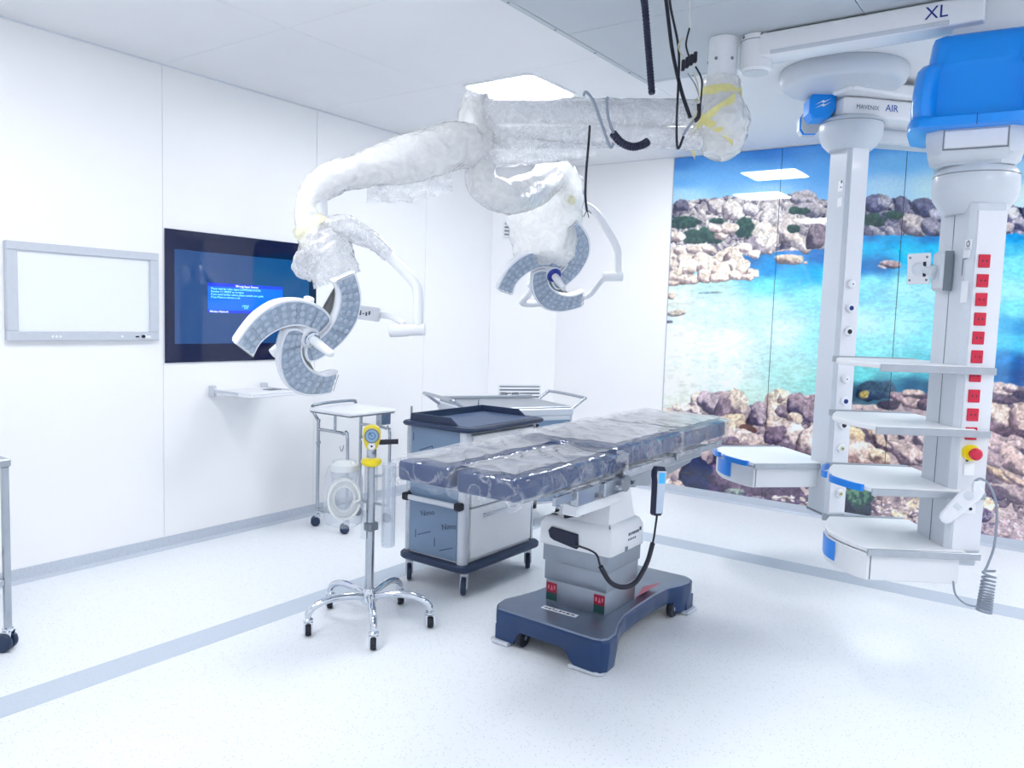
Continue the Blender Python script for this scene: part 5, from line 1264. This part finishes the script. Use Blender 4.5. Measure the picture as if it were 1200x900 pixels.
rc = cushion(-1.842, -1.572, 2.24, 3.06, .845, .928, .006, seed=2)
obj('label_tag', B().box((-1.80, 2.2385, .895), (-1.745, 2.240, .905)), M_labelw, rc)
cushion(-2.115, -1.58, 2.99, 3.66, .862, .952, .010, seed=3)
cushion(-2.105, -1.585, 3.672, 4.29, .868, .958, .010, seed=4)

# hand remote on the table rail with its cord
rt = thing('table_remote', 'dark hand remote with blue display hanging from the table side rail', 'remote control', gd(771, 600, 3.45))
ra, rb_ = gd(775, 547, 3.45), gd(771, 604, 3.45)
rz_ = (ra - rb_).normalized(); rn = (Vector((.9, -.45, 0)) - rz_ * Vector((.9, -.45, 0)).dot(rz_)).normalized(); rs_ = rz_.cross(rn).normalized()
FRm = frame(rb_, rn.cross(rz_) * -1, rz_, rn); Lr = (ra - rb_).length
obj('body', B(FRm).prism([(-.021, .006), (-.014, -.002), (.014, -.002), (.021, .006), (.024, Lr * .7), (.029, Lr * .8), (.029, Lr - .02), (.018, Lr), (-.018, Lr), (-.029, Lr - .02), (-.029, Lr * .8), (-.024, Lr * .7)], -.034, .006, bev=.005), M_hose, rt)
obj('face', B(FRm).prism([(-.018, .010), (.018, .010), (.021, Lr * .7), (.026, Lr * .82), (.024, Lr - .018), (-.024, Lr - .018), (-.026, Lr * .82), (-.021, Lr * .7)], .006, .010, bev=.001), M_remote, rt)
obj('display', B(FRm).box((-.016, Lr * .66, .010), (.016, Lr * .88, .0112), .001), M_remscr, rt)
obj('hook', B(FRm).box((-.010, Lr - .03, -.05), (.010, Lr - .012, -.03), .002), M_hose, rt)
P_ = [gd(770, 603, 3.44), gd(768, 618, 3.4), gd(765, 636, 3.38), gd(758, 660, 3.36), gd(745, 682, 3.32), gd(730, 688, 3.28), gd(715, 682, 3.25), gd(704, 664, 3.22), gd(697, 648, 3.2), Vector((-1.800, 3.05, .478))]
obj('cord', B().tube(P_, .0045, 8, sub=8), M_black, rt, smooth=60)
obj('cord_sleeve', B().tube(P_[2:8], .0105, 10, sub=8), M_black, rt, smooth=60)

# ================================================================== SUCTION STAND
QX, QY = -2.705, 2.65
ss = thing('suction_stand', 'chrome five-wheeled suction stand with yellow vacuum gauge and tubing', 'suction stand', (QX, QY, 0))
obj('pole', B().lathe([(.021, .13), (.021, .60), (.018, .62), (.018, .80)], 22, M=Matrix.Translation((QX, QY, 0))), M_steel, ss)
obj('base_hub', B().lathe([(.03, .10), (.04, .115), (.036, .15), (.024, .175)], 22, M=Matrix.Translation((QX, QY, 0))), M_chrome, ss)
for k in range(5):
    a_ = rad(-40 + 72 * k); c, s_ = math.cos(a_), math.sin(a_)
    P_ = [(QX + c * r, QY + s_ * r, z) for r, z in ((.02, .135), (.10, .150), (.20, .150), (.27, .128), (.297, .10), (.298, .085))]
    obj('leg', B().tube(P_, [.019, .018, .017, .016, .016, .015], 12, sub=4), M_chrome, ss, smooth=60)
    caster(ss, QX + c * .298, QY + s_ * .298, .09, r=.027, rz=133 + 9 * (k % 3))
rg = obj('vacuum_regulator', B(Matrix.Translation((QX, QY, 0)) @ Matrix.Rotation(rad(45), 4, 'Z')).loft([[(x * w_, y * d_, z) for x, y in octa(1, 1, .3)] for w_, d_, z in ((.022, .024, .855), (.030, .030, .868), (.040, .034, .90), (.042, .034, .935), (.034, .030, .958), (.015, .02, .968))]), M_yellow, ss, smooth=40)
gf = (CAM - Vector((QX, QY, .918))); gf.z = 0; gf.normalize(); gs = Vector((0, 0, 1)).cross(gf).normalized()
FG = frame(Vector((QX, QY, .922)) + gf * .036, gs, Vector((0, 0, 1)), gf)
gd_ = obj('gauge', B(FG).lathe([(.034, -.004), (.035, .010), (.032, .014), (.029, .014), (.029, .008)], 28), M_dgrey, rg)
obj('dial', B(FG).cyl((0, 0, .004), (0, 0, .009), .029, seg=28), M_dial, gd_)
obj('needle', B(FG).box((-.0016, -.005, .009), (.0016, .021, .0105), M=Matrix.Rotation(rad(40), 4, 'Z')), M_ink, gd_)
obj('dial_ring', B(FG).lathe([(.014, .009), (.017, .009), (.017, .0096), (.014, .0096)], 24, caps=False), M_ink, gd_)
obj('side_lever', B().cyl(Vector((QX, QY, .885)) + gs * .035, Vector((QX, QY, .889)) + gs * .125, .0125, seg=14), M_black, rg)
obj('white_port', B(FG).cyl((0, -.050, -.004), (0, -.050, .004), .017, seg=18), M_labelw, rg)
obj('port_mark', B(FG).cyl((0, -.050, .004), (0, -.050, .0055), .005, seg=10), M_black, rg)
obj('valve_body', B().lathe([(.021, .80), (.023, .81), (.023, .855), (.020, .86)], 18, M=Matrix.Translation((QX, QY, 0))), M_steel, ss)
obj('yellow_knob', B().lathe([(.020, .768), (.042, .776), (.050, .790), (.046, .804), (.022, .812)], 26, M=Matrix.Translation((QX, QY, 0))), M_yellow2, ss, smooth=50)
obj('clear_sleeve', B().lathe([(.030, .60), (.031, .65), (.030, .77)], 18, M=Matrix.Translation((QX, QY, 0)), caps=False), M_clear, ss, smooth=60)
obj('pole_clamp', B().box((QX - .02, QY - .03, .46), (QX + .03, QY + .03, .50), .006), M_dgrey, ss)
obj('clear_tag', B().box((QX - .03, QY - .035, .42), (QX + .0, QY - .032, .56)), M_clear, ss)
# clear catheter cylinder beside the pole
cc = Vector((QX, QY, 0)) + gs * .085 - gf * .02
cn = obj('catheter_cylinder', B().lathe([(.032, .375), (.033, .380), (.033, .765), (.036, .770), (.036, .778), (.031, .778), (.0305, .385)], 26, M=Matrix.Translation(cc), caps=False), M_clear, ss, smooth=50, label='tall clear plastic cylinder')
obj('cylinder_floor', B().cyl((cc.x, cc.y, .374), (cc.x, cc.y, .380), .032, seg=24), M_clear, cn)
obj('cylinder_bracket', B().tube([Vector((QX, QY, .72)), cc + Vector((0, 0, .72)) - gs * .035], .008, 8), M_steel, cn)
# coil of tubing in its bag on the other side
bc = Vector((QX, QY, .62)) - gs * .125 + gf * .01
ct = []
for k in range(13 * 26):
    a_ = 2 * math.pi * k / 26; j = k // 26; r = .090 - .010 * (j % 4) + .008 * noise.noise(Vector((k * .09, 1, 2)))
    ct.append(bc + gs * (math.cos(a_) * r * .8) + Vector((0, 0, math.sin(a_) * r * 1.05)) + gf * (-.03 + .006 * (k / 26)) + gs * (.010 * noise.noise(Vector((j * 1.7, 4, 1)))) + Vector((0, 0, .012 * noise.noise(Vector((j * 2.3, 1, 7))))))
tb_ = obj('tubing_coil', B().tube(ct, .0062, 7), M_tubing, ss, smooth=60, label='coil of white suction tubing in a clear bag')
obj('canister', B().lathe([(.045, .54), (.055, .55), (.060, .70), (.064, .705), (.064, .74), (.05, .75), (.03, .765)], 24, M=Matrix.Translation(bc - gf * .05 - Vector((0, 0, .62)))), M_clear, ss, smooth=50)
obj('canister_lid', B().lathe([(.066, .742), (.068, .75), (.066, .772), (.04, .785)], 24, M=Matrix.Translation(bc - gf * .05 - Vector((0, 0, .62)))), M_tubing, ss, smooth=50)
rg_ = []
for z, hw in ((.80, .05), (.77, .075), (.72, .085), (.62, .092), (.54, .09), (.50, .085), (.485, .06)):
    ring = []
    for k in range(24):
        a_ = 2 * math.pi * k / 24; p = Vector((bc.x, bc.y, z)) + gs * (math.cos(a_) * hw) + gf * (math.sin(a_) * .055)
        ring.append(p + (p - Vector((bc.x, bc.y, z))) * (.10 * noise.noise(p * 18)))
    rg_.append(ring)
obj('clear_bag', B().loft(rg_, caps=False), M_clear, ss, smooth=60)

# ================================================================== DRAWER TROLLEY (dark blue top)
X0, X1, Y0, Y1 = -3.015, -2.59, 3.225, 3.895
dt = thing('drawer_trolley', 'white drawer trolley with dark blue tray top and blue film on its side', 'trolley', ((X0 + X1) / 2, (Y0 + Y1) / 2, 0))
obj('body', B().box((X0 + .02, Y0 + .012, .17), (X1 - .012, Y1 - .012, .885)), M_white2, dt)
for x in (X0 + .012, X1 - .022):
    for y in (Y0 + .018, Y1 - .018):
        r_ = .030 if (x > -2.8 and y < 3.5) else .020
        obj('corner_post', B().lathe([(r_, .165), (r_, .888)], 16, M=Matrix.Translation((x, y, 0))), M_steel if r_ < .03 else M_vframe, dt)
fp = obj('side_panel', B().box((X0 + .03, Y0 + .002, .18), (X1 - .05, Y0 + .012, .88), .001), M_film, dt, label='side panel in printed blue-grey protective film')
obj('side_panel', B().box((X0 + .03, Y1 - .012, .18), (X1 - .05, Y1 - .002, .88), .001), M_film, dt)
for (a_, z, s_) in ((-2.90, .385, 30), (-2.745, .335, 30)):
    text('film_print', 'Nimo', .045, frame((a_, Y0 + .0015, z), (math.cos(rad(14)), 0, math.sin(rad(14))), (-math.sin(rad(14)), 0, math.cos(rad(14))), (0, -1, 0)), M_filmink, fp)
for a_, z, l_ in ((-2.92, .275, .10), (-2.76, .215, .10), (-2.92, .75, .10), (-2.80, .62, .1), (-2.75, .78, .1)):
    obj('film_print', B(frame((a_, Y0 + .0015, z), (math.cos(rad(20)), 0, math.sin(rad(20))), (-math.sin(rad(20)), 0, math.cos(rad(20))), (0, -1, 0))).box((0, 0, 0), (l_, .005, .0005)), M_filmink, fp)
for a_, z in ((-2.94, .26), (-2.80, .235), (-2.83, .74), (-2.97, .80)):
    obj('film_print', B().box((a_, Y0 + .001, z), (a_ + .005, Y0 + .0018, z + .045)), M_filmink, fp)
zz = [.185, .47, .60, .73, .865]
for a_, c in zip(zz[:-1], zz[1:]):
    d_ = obj('drawer', B().box((X1 - .014, Y0 + .055, a_ + .004), (X1 + .004, Y1 - .045, c - .004), .003), M_drawer, dt)
    obj('drawer_gap', B().box((X1 - .013, Y0 + .055, c - .003), (X1 - .002, Y1 - .045, c + .003)), M_dgrey, d_)
    zc_ = c - .055
    obj('drawer_handle', B().box((X1 + .004, Y0 + .17, zc_ - .010), (X1 + .016, Y0 + .46, zc_ + .010), .006, seg=2), M_vframe, d_)
    obj('handle_end', B().box((X1 + .004, Y0 + .155, zc_ - .013), (X1 + .014, Y0 + .175, zc_ + .013), .005), M_steel, d_)
obj('base_bumper', B().prism(rrect(X0 - .035, Y0 - .04, X1 + .045, Y1 + .035, .07, 6), .135, .170, bev=.008), M_navyp, dt)
for x, y, a_ in ((X0 + .01, Y0 + .03, 134), (X1 - .02, Y0 + .035, 122), (X1 - .02, Y1 - .03, 128), (X0 + .01, Y1 - .03, 132)):
    caster(dt, x, y, .136, r=.048, rz=a_, wm=M_navyp, hm=M_vframe)
tp = obj('tray_top', B().prism(rrect(X0 - .035, Y0 - .035, X1 + .045, Y1 + .035, .06, 6), .885, .910, bev=.009), M_navyp, dt)
obj('tray_well', B().box((X0 + .03, Y0 + .02, .9095), (X1 + .0, Y1 - .02, .9125), .001), M_tray, tp)
rim = [(X0 + .012, .955), (X0 + .03, .955)]
b = B()
b.loft([[(X0 + .010, Y0 + .03, .909), (X0 + .030, Y0 + .03, .909), (X0 + .026, Y0 + .03, .950), (X0 + .014, Y0 + .03, .950)], [(X0 + .010, Y1 - .02, .909), (X0 + .030, Y1 - .02, .909), (X0 + .026, Y1 - .02, .950), (X0 + .014, Y1 - .02, .950)]])
for y, s_ in ((Y0 + .012, 1), (Y1 - .012, -1)):
    b.loft([[(X0 + .010, y, .909), (X0 + .010, y + s_ * .016, .909), (X0 + .012, y + s_ * .013, .950), (X0 + .012, y + s_ * .003, .950)], [(X1 - .13, y, .909), (X1 - .13, y + s_ * .016, .909), (X1 - .13, y + s_ * .013, .950), (X1 - .13, y + s_ * .003, .950)],
            [(X1 - .08, y, .909), (X1 - .08, y + s_ * .016, .909), (X1 - .08, y + s_ * .012, .914), (X1 - .08, y + s_ * .004, .914)]])
obj('tray_rim', b, M_navyp, tp)
pb_ = obj('push_bar', B().box((X0 + .02, Y0 - .038, .475), (X1 - .045, Y0 - .022, .503), .004), M_vframe, dt)
for x in (X0 + .005, X1 - .045): obj('bar_end', B().box((x, Y0 - .045, .468), (x + .045, Y0 + .002, .510), .008), M_black, pb_)
for x, y in ((X0 + .0, Y0 + .03), (X0 - .005, Y1 - .03)): obj('corner_rod', B().cyl((x, y, .91), (x, y, .985), .006, seg=10), M_steel, dt)
obj('lock', B().box((X1 - .02, Y1 - .012, .79), (X1 + .004, Y1 + .012, .87), .004), M_black, dt)
obj('hinge', B().box((X1 - .02, Y1 - .012, .36), (X1 + .004, Y1 + .014, .43), .004), M_black, dt)

# ================================================================== STEEL CART BEHIND IT
ZK = .88
FLc = gz(553, 477, ZK); FRc = gz(673, 474, ZK)
KA = math.degrees(math.atan2(FRc.y - FLc.y, FRc.x - FLc.x)) ; KW = (FRc - FLc).length; KD = .64
GK = rotz((FLc.x, FLc.y, 0), KA)
kc = thing('steel_cart', 'stainless steel cart with push handles at both ends, behind the drawer trolley', 'cart', GK @ Vector((KW / 2, KD / 2, 0)))
obj('body', B(GK).box((.012, .012, .16), (KW - .012, KD - .012, .80)), M_white2, kc)
obj('top_rim', B(GK).box((0, 0, .80), (KW, KD, .855), .008), M_vframe, kc)
tpk = obj('top_plate', B(GK).box((.015, .015, .855), (KW - .015, KD - .015, .866), .004), M_steel2, kc)
obj('back_rim', B(GK).box((.015, KD - .03, .866), (KW - .015, KD - .015, .89), .003), M_steel2, tpk)
for x, y in ((.008, .008), (KW - .024, .008), (.008, KD - .024), (KW - .024, KD - .024)): obj('corner_post', B(GK).box((x, y, .14), (x + .016, y + .016, .80), .004), M_vframe, kc)
kf = obj('front_panel', B(GK).box((.03, .0, .18), (KW - .03, .012, .77), .001), M_film, kc, label='front panel in blue-grey protective film')
obj('side_panel', B(GK).box((.0, .03, .18), (.012, KD - .03, .77), .001), M_film, kc)
for a_, z in ((KW * .55, .70), (KW * .85, .66), (KW * .7, .60)):
    obj('film_print', B(GK @ frame((a_, -.0003, z), (math.cos(rad(-55)), 0, math.sin(rad(-55))), (-math.sin(rad(-55)), 0, math.cos(rad(-55))), (0, -1, 0))).box((0, 0, 0), (.07, .007, .0006)), M_filmink, kf)
for s_, x in ((-1, 0), (1, KW)):
    P_ = [(x, .05, .835), (x + s_ * .10, .05, .905), (x + s_ * .125, .09, .92), (x + s_ * .125, KD - .09, .92), (x + s_ * .10, KD - .05, .905), (x, KD - .05, .835)]
    obj('push_handle', B(GK).tube(P_, .012, 12, sub=3), M_steel, kc, smooth=60)
for x, y in ((.06, .06), (KW - .06, .06), (.06, KD - .06), (KW - .06, KD - .06)):
    p = GK @ Vector((x, y, 0)); caster(kc, p.x, p.y, .16, r=.05, rz=KA + 30)
for px in (590, 604):
    p = GK.inverted() @ gz(px, 463, .868)
    rr_ = obj('steel_ring', B(GK).lathe([(.030, .866), (.034, .866), (.034, .888), (.030, .888)], 22, M=Matrix.Translation((p.x, p.y, 0)), caps=False), M_steel, smooth=40)
    rr_['label'] = 'open steel ring standing on the steel cart, ' + ('left' if px == 590 else 'right') + ' of the pair'; rr_['category'] = 'ring'; rr_['group'] = 'steel rings on the cart'

# ================================================================== TUBULAR INSTRUMENT STAND BY THE WALL
mx0, mx1, my0, my1 = -4.26, -3.965, 3.66, 4.06
ms = thing('instrument_stand', 'tubular steel instrument stand with white tray top below the wall shelf', 'stand', ((mx0 + mx1) / 2, (my0 + my1) / 2, 0))
obj('top_tray', B().box((mx0 + .0, my0 - .09, .815), (mx1 + .12, my1 - .06, .836), .006), M_white, ms)
obj('tray_underside', B().box((mx0 + .01, my0 - .08, .805), (mx1 + .11, my1 - .07, .815)), M_dgrey, ms)
for y in (my0, my1):
    obj('frame_tube', B().tube([(mx0 - .05, y - .01, .84), (mx0 - .055, y, .80), (mx0 - .0, y, .735), (mx0, y, .70), (mx0, y, .10)], .012, 12, sub=4), M_steel, ms, smooth=60)
    obj('frame_tube', B().tube([(mx0, y, .68), (mx0 + .17, y, .68), (mx0 + .255, y, .675), (mx1, y, .64), (mx1, y, .10)], .011, 12, sub=4), M_steel, ms, smooth=60)
    obj('support_tube', B().cyl((mx0 + .17, y, .68), (mx0 + .17, y, .81), .010, seg=12), M_steel, ms)
    obj('foot_rail', B().cyl((mx0, y, .115), (mx1, y, .115), .011, seg=12), M_steel, ms)
    for x in (mx0, mx1): caster(ms, x, y, .11, r=.032, rz=50, twin=True, wm=M_navyp)
    for x in (mx0 + .03, mx1 - .03): obj('hook', B().tube([(x, y - .005, .60), (x + .01, y - .03, .565), (x + .012, y - .045, .575), (x + .01, y - .05, .60)], .0035, 7, sub=3), M_steel, ms)
obj('top_loop', B().tube([(mx0 - .05, my0 - .01, .84), (mx0 - .05, my0 + .12, .852), (mx0 - .05, my1 - .04, .852), (mx0 - .05, my1 - .01, .84)], .011, 12, sub=4), M_steel, ms, smooth=60)
obj('cross_tube', B().cyl((mx0, my0, .115), (mx0, my1, .115), .010, seg=10), M_steel, ms)
obj('tray_clamp', B().box((mx1 + .02, my1 - .16, .72), (mx1 + .07, my1 - .06, .806), .006), M_steel, ms)

# ================================================================== TABLE CUT OFF BY THE LEFT EDGE
lt = thing('side_table', 'steel side table at the left picture edge, one wheeled leg showing', 'table', (-3.88, 1.15, 0))
ax0, ax1, ay0, ay1 = -4.10, -3.653, .86, 1.444
obj('top', B().box((ax0 - .02, ay0 - .02, .800), (ax1 + .02, ay1 + .02, .835), .006), M_steel2, lt)
for x in (ax0, ax1):
    for y in (ay0, ay1):
        obj('leg', B().box((x - .013, y - .013, .09), (x + .013, y + .013, .80), .003), M_steel, lt)
        caster(lt, x, y, .10, r=.04, rz=40, twin=True, wm=M_navyp)
for x in (ax0, ax1): obj('stretcher', B().box((x - .010, ay0 + .013, .29), (x + .010, ay1 - .013, .315), .002), M_steel, lt)
for y in (ay0, ay1): obj('stretcher', B().box((ax0 + .013, y - .010, .29), (ax1 - .013, y + .010, .315), .002), M_steel, lt)
